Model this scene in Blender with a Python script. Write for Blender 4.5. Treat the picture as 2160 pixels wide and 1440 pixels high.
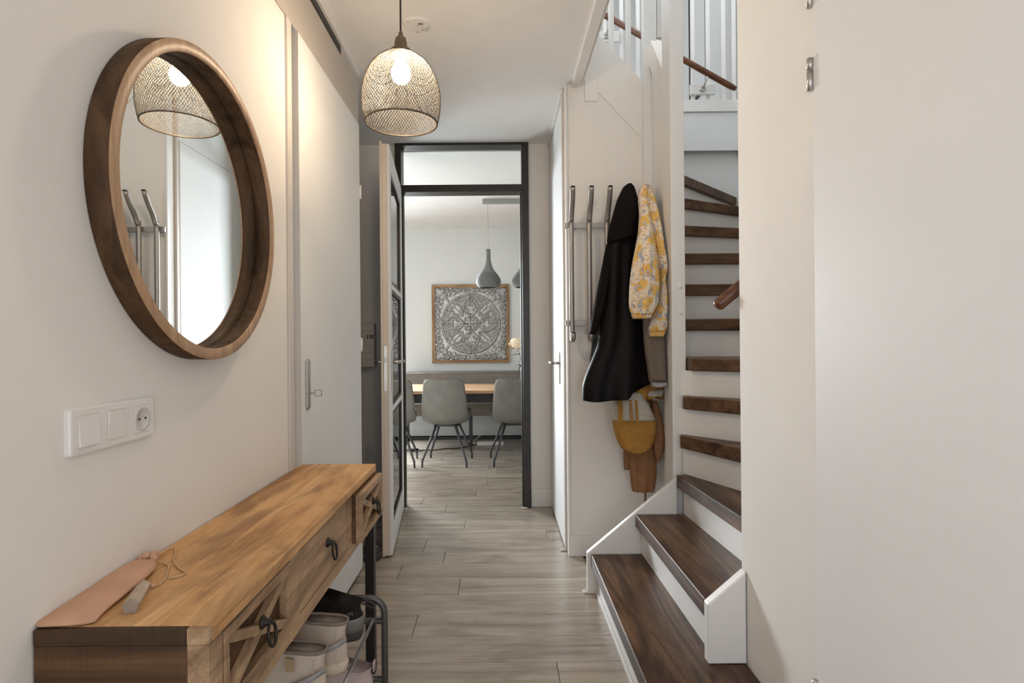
import bpy, bmesh, math, random
import numpy as np
from mathutils import Vector, Matrix

for o in list(bpy.data.objects):
    bpy.data.objects.remove(o, do_unlink=True)
S = bpy.context.scene
COL = S.collection
random.seed(7)
PI = math.pi

def lin(r, g, b):
    def f(c):
        c /= 255.0
        return c / 12.92 if c <= .04045 else ((c + .055) / 1.055) ** 2.4
    return (f(r), f(g), f(b), 1.0)

# ------------------------------------------------------------------ camera
# level wide-angle lens at 1.20 m, looking straight down the hall (+Y), tiny roll
cam_d = bpy.data.cameras.new('camera')
cam = bpy.data.objects.new('camera', cam_d)
COL.objects.link(cam)
cam.location = (0, 0, 1.2)
cam.rotation_mode = 'QUATERNION'
cam.rotation_quaternion = (Matrix.Rotation(math.radians(90), 3, 'X') @ Matrix.Rotation(-0.0087, 3, 'Z')).to_quaternion()
cam_d.sensor_width = 36.0
cam_d.lens = 1191.0 / 2160.0 * 36.0
cam_d.shift_x = 25.0 / 2160.0
cam_d.shift_y = -2.0 / 2160.0
cam_d.clip_start = 0.02
S.camera = cam

# ------------------------------------------------------------------ light
w = bpy.data.worlds.new('world')
S.world = w
w.use_nodes = True
w.node_tree.nodes['Background'].inputs[0].default_value = (0.80, 0.88, 1.0, 1)
w.node_tree.nodes['Background'].inputs[1].default_value = 0.6

def area(name, loc, rot, sx, sy, power, col):
    d = bpy.data.lights.new(name, 'AREA')
    d.shape = 'RECTANGLE'
    d.size, d.size_y, d.energy, d.color = sx, sy, power, col
    o = bpy.data.objects.new(name, d)
    COL.objects.link(o)
    o.location, o.rotation_euler = loc, rot
    return o

LAMP = 240.0            # emission strength of the hall bulb
# daylight: garden door in the dining room's back wall (left of the view), an added unseen fill window on its right,
# the glazed front door in the left wall behind the viewer, and the roof window over the stairs
gd = area('daylight_garden_door', (-2.15, 7.12, 1.60), (math.radians(-70), 0, math.radians(28)), 1.5, 1.4, 126, (0.88, 0.95, 1.0))
gd.data.spread = math.radians(110)
area('dining_fill_light', (2.32, 5.6, 1.35), (0, math.radians(90), 0), 1.9, 1.6, 9, (0.88, 0.95, 1.0))  # unseen window light, added to brighten the wall with the carved panel
area('daylight_front_door', (-0.82, -.72, 1.25), (0, math.radians(-90), 0), 2.0, .9, 12, (0.92, 0.95, 1.0))
area('front_fill_light', (.30, -1.56, 1.25), (math.radians(90), 0, 0), .7, 2.0, 14, (0.92, 0.95, 1.0))  # added fill behind the viewer, brightens the walls that face it
area('daylight_roof_window', (0.9, 3.3, 5.18), (0, 0, 0), 1.5, 1.3, 26, (0.92, 0.96, 1.0))
area('landing_fill_light', (-1.46, 2.75, 4.05), (0, math.radians(-90), 0), 1.7, 1.7, 26, (0.92, 0.96, 1.0))  # side opening added upstairs to balance light on fascia and sloping rail

S.view_settings.view_transform = 'Standard'
S.view_settings.look = 'None'
S.view_settings.gamma = 1.0
S.view_settings.use_curve_mapping = False
S.view_settings.exposure = 0.30

# ------------------------------------------------------------------ materials
def nm(name):
    m = bpy.data.materials.new(name)
    m.use_nodes = True
    nt = m.node_tree
    return m, nt, nt.nodes['Principled BSDF']

def N(nt, t, **kw):
    n = nt.nodes.new(t)
    for k, v in kw.items():
        setattr(n, k, v)
    return n

def coords(nt, scale, rnd=False):
    tc = N(nt, 'ShaderNodeTexCoord')
    mp = N(nt, 'ShaderNodeMapping')
    mp.inputs['Scale'].default_value = scale
    if rnd:
        oi = N(nt, 'ShaderNodeObjectInfo')
        mul = N(nt, 'ShaderNodeVectorMath', operation='SCALE')
        mul.inputs[0].default_value = (13.1, 7.7, 3.3)
        nt.links.new(oi.outputs['Random'], mul.inputs['Scale'])
        add = N(nt, 'ShaderNodeVectorMath', operation='ADD')
        nt.links.new(tc.outputs['Object'], add.inputs[0])
        nt.links.new(mul.outputs[0], add.inputs[1])
        nt.links.new(add.outputs[0], mp.inputs['Vector'])
    else:
        nt.links.new(tc.outputs['Object'], mp.inputs['Vector'])
    return mp.outputs[0]

def noise(nt, vec, scale, detail=4, rough=.55, dist=0.0):
    n = N(nt, 'ShaderNodeTexNoise')
    n.inputs['Scale'].default_value = scale
    n.inputs['Detail'].default_value = detail
    n.inputs['Roughness'].default_value = rough
    n.inputs['Distortion'].default_value = dist
    nt.links.new(vec, n.inputs['Vector'])
    return n.outputs['Fac']

def ramp(nt, fac, stops):
    r = N(nt, 'ShaderNodeValToRGB')
    e = r.color_ramp.elements
    while len(e) > 1:
        e.remove(e[0])
    e[0].position, e[0].color = stops[0]
    for p, c in stops[1:]:
        el = e.new(p)
        el.color = c
    nt.links.new(fac, r.inputs[0])
    return r.outputs[0]

def mixc(nt, a, b, fac, mode='MIX'):
    m = N(nt, 'ShaderNodeMix', data_type='RGBA', blend_type=mode)
    for sock, v in ((m.inputs[0], fac), (m.inputs[6], a), (m.inputs[7], b)):
        if isinstance(v, (float, int, tuple)):
            sock.default_value = v
        else:
            nt.links.new(v, sock)
    return m.outputs[2]

def bump(nt, bsdf, h, strength, dist=.002):
    b = N(nt, 'ShaderNodeBump')
    b.inputs['Strength'].default_value = strength
    b.inputs['Distance'].default_value = dist
    nt.links.new(h, b.inputs['Height'])
    nt.links.new(b.outputs[0], bsdf.inputs['Normal'])

def plain(name, col, rough=.5, metal=0.0, var=.06, nscale=6.0, bscale=0, bstr=.2, spec=.5, bdist=.002):
    m, nt, b = nm(name)
    v = coords(nt, (1, 1, 1))
    f = noise(nt, v, nscale, 3)
    lo = tuple(c * (1 - var) for c in col[:3]) + (1,)
    hi = tuple(min(1, c * (1 + var)) for c in col[:3]) + (1,)
    nt.links.new(ramp(nt, f, [(.3, lo), (.7, hi)]), b.inputs['Base Color'])
    b.inputs['Roughness'].default_value = rough
    b.inputs['Metallic'].default_value = metal
    b.inputs['Specular IOR Level'].default_value = spec
    if bscale:
        bump(nt, b, noise(nt, v, bscale, 4), bstr, bdist)
    return m

def wood(name, dark, mid, light, along='Y', scale=1.0, rough=.5, blotch=.5, fine=.35, rnd=False, cross=0.0, spec=.4):
    m, nt, b = nm(name)
    s = {'X': (.09, 1, 1), 'Y': (1, .09, 1), 'Z': (1, 1, .09)}[along]
    v = coords(nt, tuple(c * scale for c in s), rnd)
    big = noise(nt, v, 7, 4, .6, 2.2)
    c = ramp(nt, big, [(.28, dark), (.47, mid), (.66, light)])
    s2 = {'X': (.02, 1, 1), 'Y': (1, .02, 1), 'Z': (1, 1, .02)}[along]
    v2 = coords(nt, tuple(q * scale for q in s2), rnd)
    fi = noise(nt, v2, 110, 3, .7)
    c = mixc(nt, c, ramp(nt, fi, [(.3, (.45, .42, .40, 1)), (.65, (1, 1, 1, 1))]), fine, 'MULTIPLY')
    if blotch:
        s3 = {'X': (.35, 1, 1), 'Y': (1, .35, 1), 'Z': (1, 1, .35)}[along]
        v3 = coords(nt, tuple(q * scale for q in s3), rnd)
        bl = noise(nt, v3, 5.5, 4, .6, 1.4)
        c = mixc(nt, c, ramp(nt, bl, [(.34, (.42, .38, .36, 1)), (.54, (1, 1, 1, 1))]), blotch, 'MULTIPLY')
    if cross:
        s4 = {'X': (1, .05, .05), 'Y': (.05, 1, .05), 'Z': (.05, .05, 1)}[along]
        v4 = coords(nt, s4)
        sw = noise(nt, v4, 190, 2, .6)
        c = mixc(nt, c, ramp(nt, sw, [(.38, (.62, .58, .55, 1)), (.55, (1, 1, 1, 1))]), cross, 'MULTIPLY')
    if rnd:
        oi = N(nt, 'ShaderNodeObjectInfo')
        c = mixc(nt, c, ramp(nt, oi.outputs['Random'], [(0, (.88, .88, .89, 1)), (1, (1.0, 1.0, 1.0, 1))]), 1.0, 'MULTIPLY')
    nt.links.new(c, b.inputs['Base Color'])
    b.inputs['Roughness'].default_value = rough
    b.inputs['Specular IOR Level'].default_value = spec
    bump(nt, b, fi, .12, .001)
    return m

def emit(name, col, strength):
    m, nt, b = nm(name)
    b.inputs['Base Color'].default_value = col
    b.inputs['Emission Color'].default_value = col
    b.inputs['Emission Strength'].default_value = strength
    return m

M = {}
M['wall'] = plain('wall_paint', (.82, .785, .737, 1), .75, var=.02, nscale=3, bscale=160, bstr=.10, spec=.25)
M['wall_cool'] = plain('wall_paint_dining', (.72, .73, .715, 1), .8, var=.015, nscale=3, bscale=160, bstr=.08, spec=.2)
M['ceil'] = plain('ceiling_paint', (.86, .84, .815, 1), .8, var=.02, bscale=220, bstr=.15, spec=.2)
M['trim'] = plain('white_lacquer', (.80, .78, .752, 1), .35, var=.015, bscale=60, bstr=.03)
M['cream'] = plain('cream_wood_edge', (.66, .57, .47, 1), .5, var=.04)
M['frame_beige'] = plain('door_frame_paint', (.64, .59, .53, 1), .4, var=.03)
M['door'] = plain('door_lacquer', (.78, .78, .765, 1), .6, var=.01, bscale=40, bstr=.02)
M['satin'] = plain('satin_door_lacquer', (.80, .785, .765, 1), .55, var=.01, bscale=30, bstr=.02)
M['panel_grey'] = plain('panel_beige_grey', (.50, .455, .41, 1), .5, var=.02, bscale=120, bstr=.05)
M['black'] = plain('black_steel', (.012, .010, .009, 1), .45, var=.3, nscale=30)
M['blackpaint'] = plain('black_frame_paint', (.020, .015, .012, 1), .38, var=.3, nscale=14)
M['gunmetal'] = plain('dark_grey_tube', (.10, .095, .095, 1), .38, metal=.55, var=.1)
M['steel'] = plain('brushed_steel', (.62, .60, .57, 1), .30, metal=1.0, var=.05, nscale=20)
M['nickel'] = plain('satin_nickel', (.52, .50, .47, 1), .34, metal=1.0, var=.04)
M['iron'] = plain('dark_iron', (.03, .025, .022, 1), .45, metal=.6, var=.3, nscale=60, bscale=200, bstr=.3)
M['floor'] = wood('floor_laminate', lin(150, 138, 124), lin(178, 166, 151), lin(194, 183, 168), 'X', 1.0, .27, .42, .34, rnd=True, spec=.6)
M['tread'] = wood('tread_walnut', lin(46, 31, 22), lin(84, 60, 43), lin(122, 92, 66), 'Y', 1.6, .40, .5, .4, rnd=True, spec=.25)
M['treadx'] = wood('tread_walnut_across', lin(62, 43, 30), lin(98, 71, 51), lin(122, 92, 67), 'X', 1.3, .40, .4, .4, rnd=True, spec=.25)
M['mango'] = wood('mango_wood', lin(160, 114, 70), lin(218, 168, 112), lin(238, 194, 138), 'Y', 1.0, .5, .8, .40, cross=.15)
M['mango_face'] = wood('mango_wood_face', lin(128, 102, 76), lin(182, 150, 116), lin(206, 174, 138), 'Y', 1.2, .55, .7, .5, cross=.3)
M['mango_end'] = wood('mango_wood_end', lin(62, 42, 24), lin(90, 63, 38), lin(112, 80, 50), 'X', 1.1, .55, .5, .45, cross=.3)
M['walnut'] = wood('mirror_walnut', lin(84, 62, 44), lin(124, 95, 70), lin(152, 119, 90), 'Z', 1.1, .45, .4, .4)
M['rail'] = wood('rail_mahogany', lin(66, 38, 24), lin(96, 58, 36), lin(120, 74, 46), 'X', 2.0, .28, .2, .3)
M['tabletop'] = wood('oak_top', lin(150, 112, 78), lin(186, 148, 110), lin(205, 170, 132), 'X', .8, .5, .3, .4)
M['artframe'] = wood('art_frame_wood', lin(110, 82, 54), lin(158, 124, 88), lin(182, 148, 110), 'Z', 1.5, .6, .4, .4)

# ------------------------------------------------------------------ geometry helpers (world coordinates)
class MB:
    def __init__(self):
        self.v, self.f = [], []
    def add(self, vs, fs):
        n = len(self.v)
        self.v += [tuple(p) for p in vs]
        self.f += [tuple(i + n for i in f) for f in fs]
        return self
    def box(self, x0, x1, y0, y1, z0, z1):
        return self.add([(x0, y0, z0), (x1, y0, z0), (x1, y1, z0), (x0, y1, z0), (x0, y0, z1), (x1, y0, z1), (x1, y1, z1), (x0, y1, z1)],
                        [(0, 3, 2, 1), (4, 5, 6, 7), (0, 1, 5, 4), (1, 2, 6, 5), (2, 3, 7, 6), (3, 0, 4, 7)])
    def prism(self, poly, axis, a, b):
        # poly in the two remaining axes (x: (y,z), y: (x,z), z: (x,y))
        def P(p, t):
            return {'x': (t, p[0], p[1]), 'y': (p[0], t, p[1]), 'z': (p[0], p[1], t)}[axis]
        n = len(poly)
        vs = [P(p, a) for p in poly] + [P(p, b) for p in poly]
        fs = [tuple(range(n - 1, -1, -1)), tuple(range(n, 2 * n))]
        fs += [(i, (i + 1) % n, n + (i + 1) % n, n + i) for i in range(n)]
        return self.add(vs, fs)
    def beam(self, p0, p1, w, h, up=(0, 0, 1)):
        p0, p1 = Vector(p0), Vector(p1)
        d = (p1 - p0).normalized()
        s = d.cross(Vector(up)).normalized()
        u = s.cross(d)
        vs = []
        for p in (p0, p1):
            for a, b in ((-1, -1), (1, -1), (1, 1), (-1, 1)):
                vs.append(p + s * (a * w / 2) + u * (b * h / 2))
        return self.add(vs, [(3, 2, 1, 0), (4, 5, 6, 7), (0, 1, 5, 4), (1, 2, 6, 5), (2, 3, 7, 6), (3, 0, 4, 7)])
    def tube(self, pts, r, seg=10, closed=False, ry=None, caps=True):
        pts = [Vector(p) for p in pts]
        n = len(pts)
        rs = r if isinstance(r, (list, tuple)) else [r] * n
        rings = []
        up = Vector((0, 0, 1))
        t0 = (pts[1] - pts[0]).normalized()
        if abs(t0.z) > .9:
            up = Vector((0, 1, 0))
        s = t0.cross(up).normalized()
        for i, p in enumerate(pts):
            if closed:
                t = (pts[(i + 1) % n] - pts[i - 1]).normalized()
            else:
                t = (pts[min(i + 1, n - 1)] - pts[max(i - 1, 0)]).normalized()
            s = (s - t * s.dot(t)).normalized()
            u = t.cross(s)
            k = 1.0 if ry is None else ry
            rings.append([p + s * (math.cos(2 * PI * j / seg) * rs[i]) + u * (math.sin(2 * PI * j / seg) * rs[i] * k) for j in range(seg)])
        return self.loft(rings, closed_path=closed, caps=caps)
    def loft(self, rings, closed_path=False, caps=True):
        n, m = len(rings), len(rings[0])
        vs = [p for r in rings for p in r]
        fs = []
        for i in range(n if closed_path else n - 1):
            a, b = i * m, ((i + 1) % n) * m
            for j in range(m):
                k = (j + 1) % m
                fs.append((a + j, a + k, b + k, b + j))
        if caps and not closed_path:
            fs.append(tuple(range(m - 1, -1, -1)))
            fs.append(tuple((n - 1) * m + j for j in range(m)))
        return self.add(vs, fs)
    def lathe(self, prof, c, seg=32, axis='z', caps=True):
        rings = []
        for r, t in prof:
            ring = []
            for j in range(seg):
                a = 2 * PI * j / seg
                ca, sa = r * math.cos(a), r * math.sin(a)
                ring.append({'z': (c[0] + ca, c[1] + sa, c[2] + t), 'x': (c[0] + t, c[1] + ca, c[2] + sa), 'y': (c[0] + ca, c[1] + t, c[2] + sa)}[axis])
            rings.append(ring)
        return self.loft(rings, caps=caps)
    def sphere(self, c, r, seg=20, rings=12, sc=(1, 1, 1)):
        rr = []
        for i in range(1, rings):
            t = PI * i / rings
            rr.append([(c[0] + r * sc[0] * math.sin(t) * math.cos(2 * PI * j / seg), c[1] + r * sc[1] * math.sin(t) * math.sin(2 * PI * j / seg), c[2] + r * sc[2] * math.cos(t)) for j in range(seg)])
        n0 = len(self.v)
        self.loft(rr, caps=False)
        top = len(self.v)
        self.v.append((c[0], c[1], c[2] + r * sc[2]))
        self.v.append((c[0], c[1], c[2] - r * sc[2]))
        last = n0 + (rings - 2) * seg
        for j in range(seg):
            k = (j + 1) % seg
            self.f.append((top, n0 + k, n0 + j))
            self.f.append((top + 1, last + j, last + k))
        return self
    def grid(self, P):                       # P[i][j] points
        n, m = len(P), len(P[0])
        vs = [p for r in P for p in r]
        fs = [(i * m + j, i * m + j + 1, (i + 1) * m + j + 1, (i + 1) * m + j) for i in range(n - 1) for j in range(m - 1)]
        return self.add(vs, fs)

def obj(name, mb, mat, parent=None, smooth=False, bevel=0, bseg=2, sub=0, solid=0, label=None, off=0.0):
    o_ = Vector((0, 0, 0))
    if parent is not None:
        o_ = ABS.get(parent.name, Vector((0, 0, 0)))
    me = bpy.data.meshes.new(name)
    me.from_pydata([(p[0] - o_.x, p[1] - o_.y, p[2] - o_.z) for p in mb.v], [], mb.f)
    bm = bmesh.new()
    bm.from_mesh(me)
    bmesh.ops.recalc_face_normals(bm, faces=bm.faces)
    bm.to_mesh(me)
    bm.free()
    if smooth:
        me.polygons.foreach_set('use_smooth', [True] * len(me.polygons))
    o = bpy.data.objects.new(name, me)
    COL.objects.link(o)
    me.materials.append(M[mat] if isinstance(mat, str) else mat)
    if parent is not None:
        o.parent = parent
    ABS[o.name] = o_.copy()
    if solid:
        md = o.modifiers.new('solid', 'SOLIDIFY')
        md.thickness = solid
        md.offset = off
    if bevel:
        md = o.modifiers.new('bevel', 'BEVEL')
        md.width, md.segments, md.limit_method, md.angle_limit = bevel, bseg, 'ANGLE', math.radians(35)
    if sub:
        md = o.modifiers.new('sub', 'SUBSURF')
        md.levels = md.render_levels = sub
    if label:
        o['label'] = label
    return o

ABS = {}

def tag(o, label, cat, group=None, kind=None):
    o['label'], o['category'] = label, cat
    if group:
        o['group'] = group
    if kind:
        o['kind'] = kind
    return o

def thing(name, loc, label, cat, group=None, kind=None):
    o = bpy.data.objects.new(name, None)
    o.empty_display_size = .05
    COL.objects.link(o)
    o.location = loc
    ABS[o.name] = Vector(loc)
    return tag(o, label, cat, group, kind)

def copy_tree(src, loc, rotz, label, parent=None):
    r = src.copy()
    COL.objects.link(r)
    if parent is None:
        r.location, r.rotation_euler = loc, (0, 0, rotz)
        r['label'] = label
        ABS[r.name] = Vector(loc)
    else:
        r.parent = parent
    for ch in list(src.children):
        copy_tree(ch, None, 0, None, r)
    return r

def arc(c, r, a0, a1, n, plane='yz', t=0.0):
    out = []
    for i in range(n + 1):
        a = a0 + (a1 - a0) * i / n
        p, q = c[0] + r * math.cos(a), c[1] + r * math.sin(a)
        out.append({'yz': (t, p, q), 'xz': (p, t, q), 'xy': (p, q, t)}[plane])
    return out

def struct(name, mb, mat, label, cat, parent=None, **kw):
    o = obj(name, mb, mat, parent, **kw)
    return tag(o, label, cat, kind='structure')

# ------------------------------------------------------------------ the setting
XW, XR, YB, ZC = -0.74, 0.76, 4.083, 2.62       # left wall, right wall, back wall, ceiling
# floor: a dark underlay and every laminate plank
fl = struct('floor', MB().box(-3.2, 2.25, -1.5, 7.1, -.06, -.0135), 'floor', 'pale grey-brown laminate floor running from the hall into the dining room', 'floor')
SEAM = {5: -.32, 3: -.21, 1: -.37, -1: .20, 10: -.40, 8: -.24, 11: -.59, 12: -.20, 15: -.456, 17: -.12}
PW, PL = .187, 1.38
k0 = -20
for k in range(k0, 27):
    y0 = 2.108 + PW * k
    y1 = y0 + PW
    if y1 < -1.45 or y1 > 7.08:
        continue
    xa, xb = (-1.42, 1.1) if y1 < 4.15 else (-3.18, 2.2)
    if y1 <= 1.95:
        xa, xb = -.74, .76
    elif y1 <= 3.0:
        xa = -.74
    if 3.14 < y1 <= 4.15:
        xb = .45
    s = SEAM.get(k, ((k * 0.53) % 1.0) * PL - .7)
    xs = [xa]
    t = s - PL * math.ceil((s - xa) / PL)
    while t < xb:
        if t > xa + .02 and t < xb - .02:
            xs.append(t)
        t += PL
    xs.append(xb)
    for a, b in zip(xs[:-1], xs[1:]):
        g, c = .0009, .0016
        mb = MB()
        x0, x1, ya, yb = a + g, b - g, y0 + g, y1 - g
        mb.loft([[(x0, ya, -.013), (x1, ya, -.013), (x1, yb, -.013), (x0, yb, -.013)],
                 [(x0, ya, -c), (x1, ya, -c), (x1, yb, -c), (x0, yb, -c)],
                 [(x0 + c, ya + c, 0), (x1 - c, ya + c, 0), (x1 - c, yb - c, 0), (x0 + c, yb - c, 0)]])
        obj('plank', mb, 'floor', fl)

# walls of the hall
mb = MB().box(XW - .12, XW, -.25, 1.962, 0, 2.54).box(XW - .12, XW, -.25, 1.80, 2.54, ZC).box(XW - .12, XW, -1.5, -1.19, 0, ZC).box(XW - .12, XW, -1.19, -.25, 2.27, ZC).box(XW - .12, XW, -1.19, -.25, 0, .20)
struct('wall_left', mb, 'wall', 'long white plaster wall behind the round mirror and the console', 'wall')
struct('wall_right', MB().box(XR, XR + .08, -1.5, 1.79, 0, 5.2), 'wall', 'smooth white wall closing the right side in front of the stairs', 'wall')
struct('wall_stair_front', MB().box(XR + .08, 1.85, 1.70, 1.79, 0, 5.2), 'wall', 'white wall on the near side of the stairwell', 'wall')
mb = MB().box(-1.5, -.743, YB, YB + .1, 0, ZC).box(.213, .37, YB, YB + .1, 0, ZC).box(-.743, .213, YB, YB + .1, 2.624, 2.70)
struct('wall_back', mb, 'wall', 'off-white end wall of the hall around the black door frame', 'wall')
struct('wall_left_alcove', MB().box(-1.5, -1.42, 3.0, YB, 0, ZC).box(-1.5, -.76, 2.98, 3.02, 0, ZC), 'wall', 'plain wall of the alcove hidden behind the tall cupboard door', 'wall')
# wall of the WC with its door opening, seen edge on
mb = MB().box(.372, .45, 3.2025, 3.23, 0, ZC).box(.372, .45, 4.04, YB + .1, 0, ZC).box(.372, .45, 3.23, 4.04, 2.375, ZC)
struct('wall_toilet', mb, 'wall', 'narrow white wall with the toilet door on the right of the hall', 'wall')
# front wall behind the camera and the glazed front door in the left wall
struct('wall_front', MB().box(XW - .12, -.06, -1.58, -1.5, 0, ZC).box(.66, XR + .08, -1.58, -1.5, 0, ZC).box(-.06, .66, -1.58, -1.5, 2.27, ZC).box(-.06, .66, -1.58, -1.5, 0, .2), 'wall', 'white wall with an added sidelight opening behind the viewer', 'wall')
struct('window_1', MB().box(XW - .07, XW - .01, -1.19, -1.13, .2, 2.27).box(XW - .07, XW - .01, -.31, -.25, .2, 2.27).box(XW - .07, XW - .01, -1.13, -.31, .2, .26).box(XW - .07, XW - .01, -1.13, -.31, 2.21, 2.27), 'trim', 'white frame of the front door glazing behind the viewer', 'window', bevel=.004)

struct('fill_window_4', MB().box(-.06, -.01, -1.55, -1.5, .2, 2.27).box(.61, .66, -1.55, -1.5, .2, 2.27).box(-.01, .61, -1.55, -1.5, .2, .25).box(-.01, .61, -1.55, -1.5, 2.22, 2.27), 'trim', 'white frame of an unseen sidelight added behind the viewer for fill light', 'window', bevel=.004)

# coat wall: frontal, its upper edge follows the string of the upper flight
YC = 3.142
mb = MB().prism([(.372, 0), (.806, 0), (.806, 2.632), (.42, 3.055), (.372, 3.055)], 'y', YC, YC + .06)
cw = struct('wall_coats', mb, 'wall', 'cream wall with the coat rack below the upper stair flight', 'wall')
obj('string_panel', MB().prism([(.5562, 2.578), (.806, 2.304), (.806, 2.6315), (.5562, 2.9055)], 'y', YC - .005, YC), 'wall', cw, bevel=.0015)
obj('post_cover', MB().box(.482, .556, YC - .009, YC, 2.524, 2.93), 'wall', cw, bevel=.002)
struct('baseboard_coats', MB().box(.374, .80, YC - .014, YC, 0, .112), 'trim', 'white skirting board under the hanging coats', 'skirting board', bevel=.003)
struct('baseboard_back_right', MB().box(.215, .371, YB - .014, YB, 0, .128), 'trim', 'short white skirting board right of the black door frame', 'skirting board', bevel=.003)
struct('baseboard_back_left', MB().box(-1.42, -.745, YB - .014, YB, 0, .128), 'trim', 'short skirting board behind the opened glass door', 'skirting board', bevel=.003)

# ceiling of the hall with its opening for the stairs
mb = MB().box(-1.5, .41, -1.58, YB + .1, ZC, 2.92).box(.41, XR, -1.58, 1.70, ZC, 2.92)
ce = struct('ceiling', mb, 'ceil', 'white plaster ceiling of the hall', 'ceiling')
mb = MB().box(.408, .458, 1.79, YC - .01, 2.602, 2.94)
struct('trim_1', mb, 'trim', 'white board edging the ceiling along the stair opening', 'trim', bevel=.003)
obj('bead', MB().box(.4585, .468, 1.80, YC - .012, 2.606, 2.62), 'trim', bpy.data.objects['trim_1'], bevel=.002)
struct('trim_2', MB().box(-.742, -.722, 1.80, 2.96, 2.588, ZC), 'trim', 'thin strip where the cupboard panel meets the ceiling', 'trim', bevel=.002)
struct('trim_4', MB().box(.352, .371, 3.20, YB, 2.597, ZC), 'trim', 'thin white strip where the toilet door panel meets the ceiling', 'trim', bevel=.002)

# stairwell and upper landing
struct('wall_stair_right', MB().box(1.75, 1.85, 1.79, 6.2, 0, 5.2), 'wall_cool', 'white wall on the far side of the stairwell', 'wall')
struct('wall_stair_back', MB().box(.45, 1.75, 4.125, 4.16, 0, 2.575), 'wall_cool', 'pale grey wall behind the winding treads', 'wall')
lf = struct('floor_landing', MB().box(.45, 1.75, 4.09, 6.2, 2.705, 2.915), 'trim', 'edge of the upper landing above the winding treads', 'landing')
obj('fascia_board', MB().box(.46, 1.749, 4.078, 4.09, 2.558, 2.835), 'wall_cool', lf, bevel=.002)
obj('edge_strip', MB().box(.46, 1.749, 4.066, 4.09, 2.836, 2.922), 'trim', lf, bevel=.003)
struct('wall_landing_back', MB().box(-1.5, 1.85, 6.2, 6.3, 2.72, 5.2).box(-1.5, -1.4, 1.7, 1.9, 2.92, 5.2).box(-1.5, -1.4, 3.6, 6.2, 2.92, 5.2).box(-1.5, -1.4, 1.9, 3.6, 2.92, 3.2).box(-1.5, -1.4, 1.9, 3.6, 4.9, 5.2).box(-1.5, .76, 1.6, 1.7, 2.92, 5.2), 'wall_cool', 'white walls of the upper landing seen between the bars', 'wall')
struct('ceiling_landing', MB().box(-1.5, 1.85, 1.6, 2.6, 5.2, 5.3).box(-1.5, 1.85, 4.0, 6.3, 5.2, 5.3).box(-1.5, .1, 2.6, 4.0, 5.2, 5.3).box(1.7, 1.85, 2.6, 4.0, 5.2, 5.3), 'ceil', 'white ceiling above the upper landing with a roof window', 'ceiling')

# dining room shell
mb = MB().box(-3.2, -2.9, 7.05, 7.15, 0, 2.6).box(-1.4, 2.35, 7.05, 7.15, 0, 2.6).box(-2.9, -1.4, 7.05, 7.15, 2.3, 2.6).box(-2.9, -1.4, 7.05, 7.15, 0, .2)
struct('wall_dining_back', mb, 'wall_cool', 'pale wall of the dining room behind the carved panel', 'wall')
bd = struct('baseboard_dining', MB().box(-1.39, 2.25, 7.034, 7.05, .02, .16), 'trim', 'white skirting board of the dining room behind the bench', 'skirting board', bevel=.003)
obj('shadow_gap', MB().box(-1.39, 2.25, 7.03, 7.05, 0, .02), 'black', bd)
struct('wall_dining_left', MB().box(-3.3, -3.2, 4.18, 7.15, 0, 2.6), 'wall_cool', 'plain left wall of the dining room', 'wall')
struct('window_2', MB().box(-2.9, -2.84, 7.06, 7.11, .2, 2.3).box(-1.46, -1.4, 7.06, 7.11, .2, 2.3).box(-2.84, -1.46, 7.06, 7.11, .2, .26).box(-2.84, -1.46, 7.06, 7.11, 2.24, 2.3), 'trim', 'white frame of the garden door left of the dining table', 'window', bevel=.004)
mb = MB().box(2.25, 2.35, 4.18, 4.8, 0, 2.6).box(2.25, 2.35, 6.4, 7.05, 0, 2.6).box(2.25, 2.35, 4.8, 6.4, 2.3, 2.6).box(2.25, 2.35, 4.8, 6.4, 0, .4)
struct('wall_dining_right', mb, 'wall_cool', 'dining room wall with an added unseen window on the right', 'wall')
struct('fill_window_3', MB().box(2.26, 2.34, 4.8, 4.86, .4, 2.3).box(2.26, 2.34, 6.34, 6.4, .4, 2.3).box(2.26, 2.34, 4.86, 6.34, .4, .46).box(2.26, 2.34, 4.86, 6.34, 2.24, 2.3), 'trim', 'white frame of the unseen window added to light the dining room wall', 'window', bevel=.004)
struct('wall_dining_front', MB().box(-3.3, -1.5, 4.083, 4.18, 0, 2.6).box(.37, 2.35, 4.165, 4.18, 0, 2.6), 'wall_cool', 'dining room side of the wall around the black door frame', 'wall')
struct('ceiling_dining', MB().box(-3.3, 2.35, 4.185, 7.15, 2.6, 2.7), 'ceil', 'white ceiling of the dining room', 'ceiling')

# ------------------------------------------------------------------ black door frame with fanlight
t1 = thing('door_frame', (-.26, YB, 0), 'slim black door frame with a glazed fanlight at the end of the hall', 'door frame', kind='structure')
t1.name = 'trim_3'
ABS['trim_3'] = Vector((-.26, YB, 0))
FY0, FY1 = 4.045, 4.165
for xa, xb in ((-.744, -.700), (.163, .213)):
    p = obj('post', MB().box(xa, xb, FY0, FY1, 0, 2.626), 'blackpaint', t1, bevel=.003)
obj('stop_bead', MB().box(.152, .163, 4.085, 4.14, 0, 2.27), 'blackpaint', t1, bevel=.002)
obj('stop_bead', MB().box(-.700, -.692, 4.085, 4.14, 0, 2.27), 'blackpaint', t1, bevel=.002)
obj('head', MB().box(-.700, .163, FY0, FY1, 2.602, 2.626), 'blackpaint', t1, bevel=.002)
obj('transom', MB().box(-.700, .163, FY0, FY1, 2.268, 2.32), 'blackpaint', t1, bevel=.003)
obj('transom_lip', MB().box(-.700, .163, FY0 - .006, FY0, 2.268, 2.285), 'blackpaint', t1, bevel=.001)
m, nt, b = nm('clear_glass')
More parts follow.
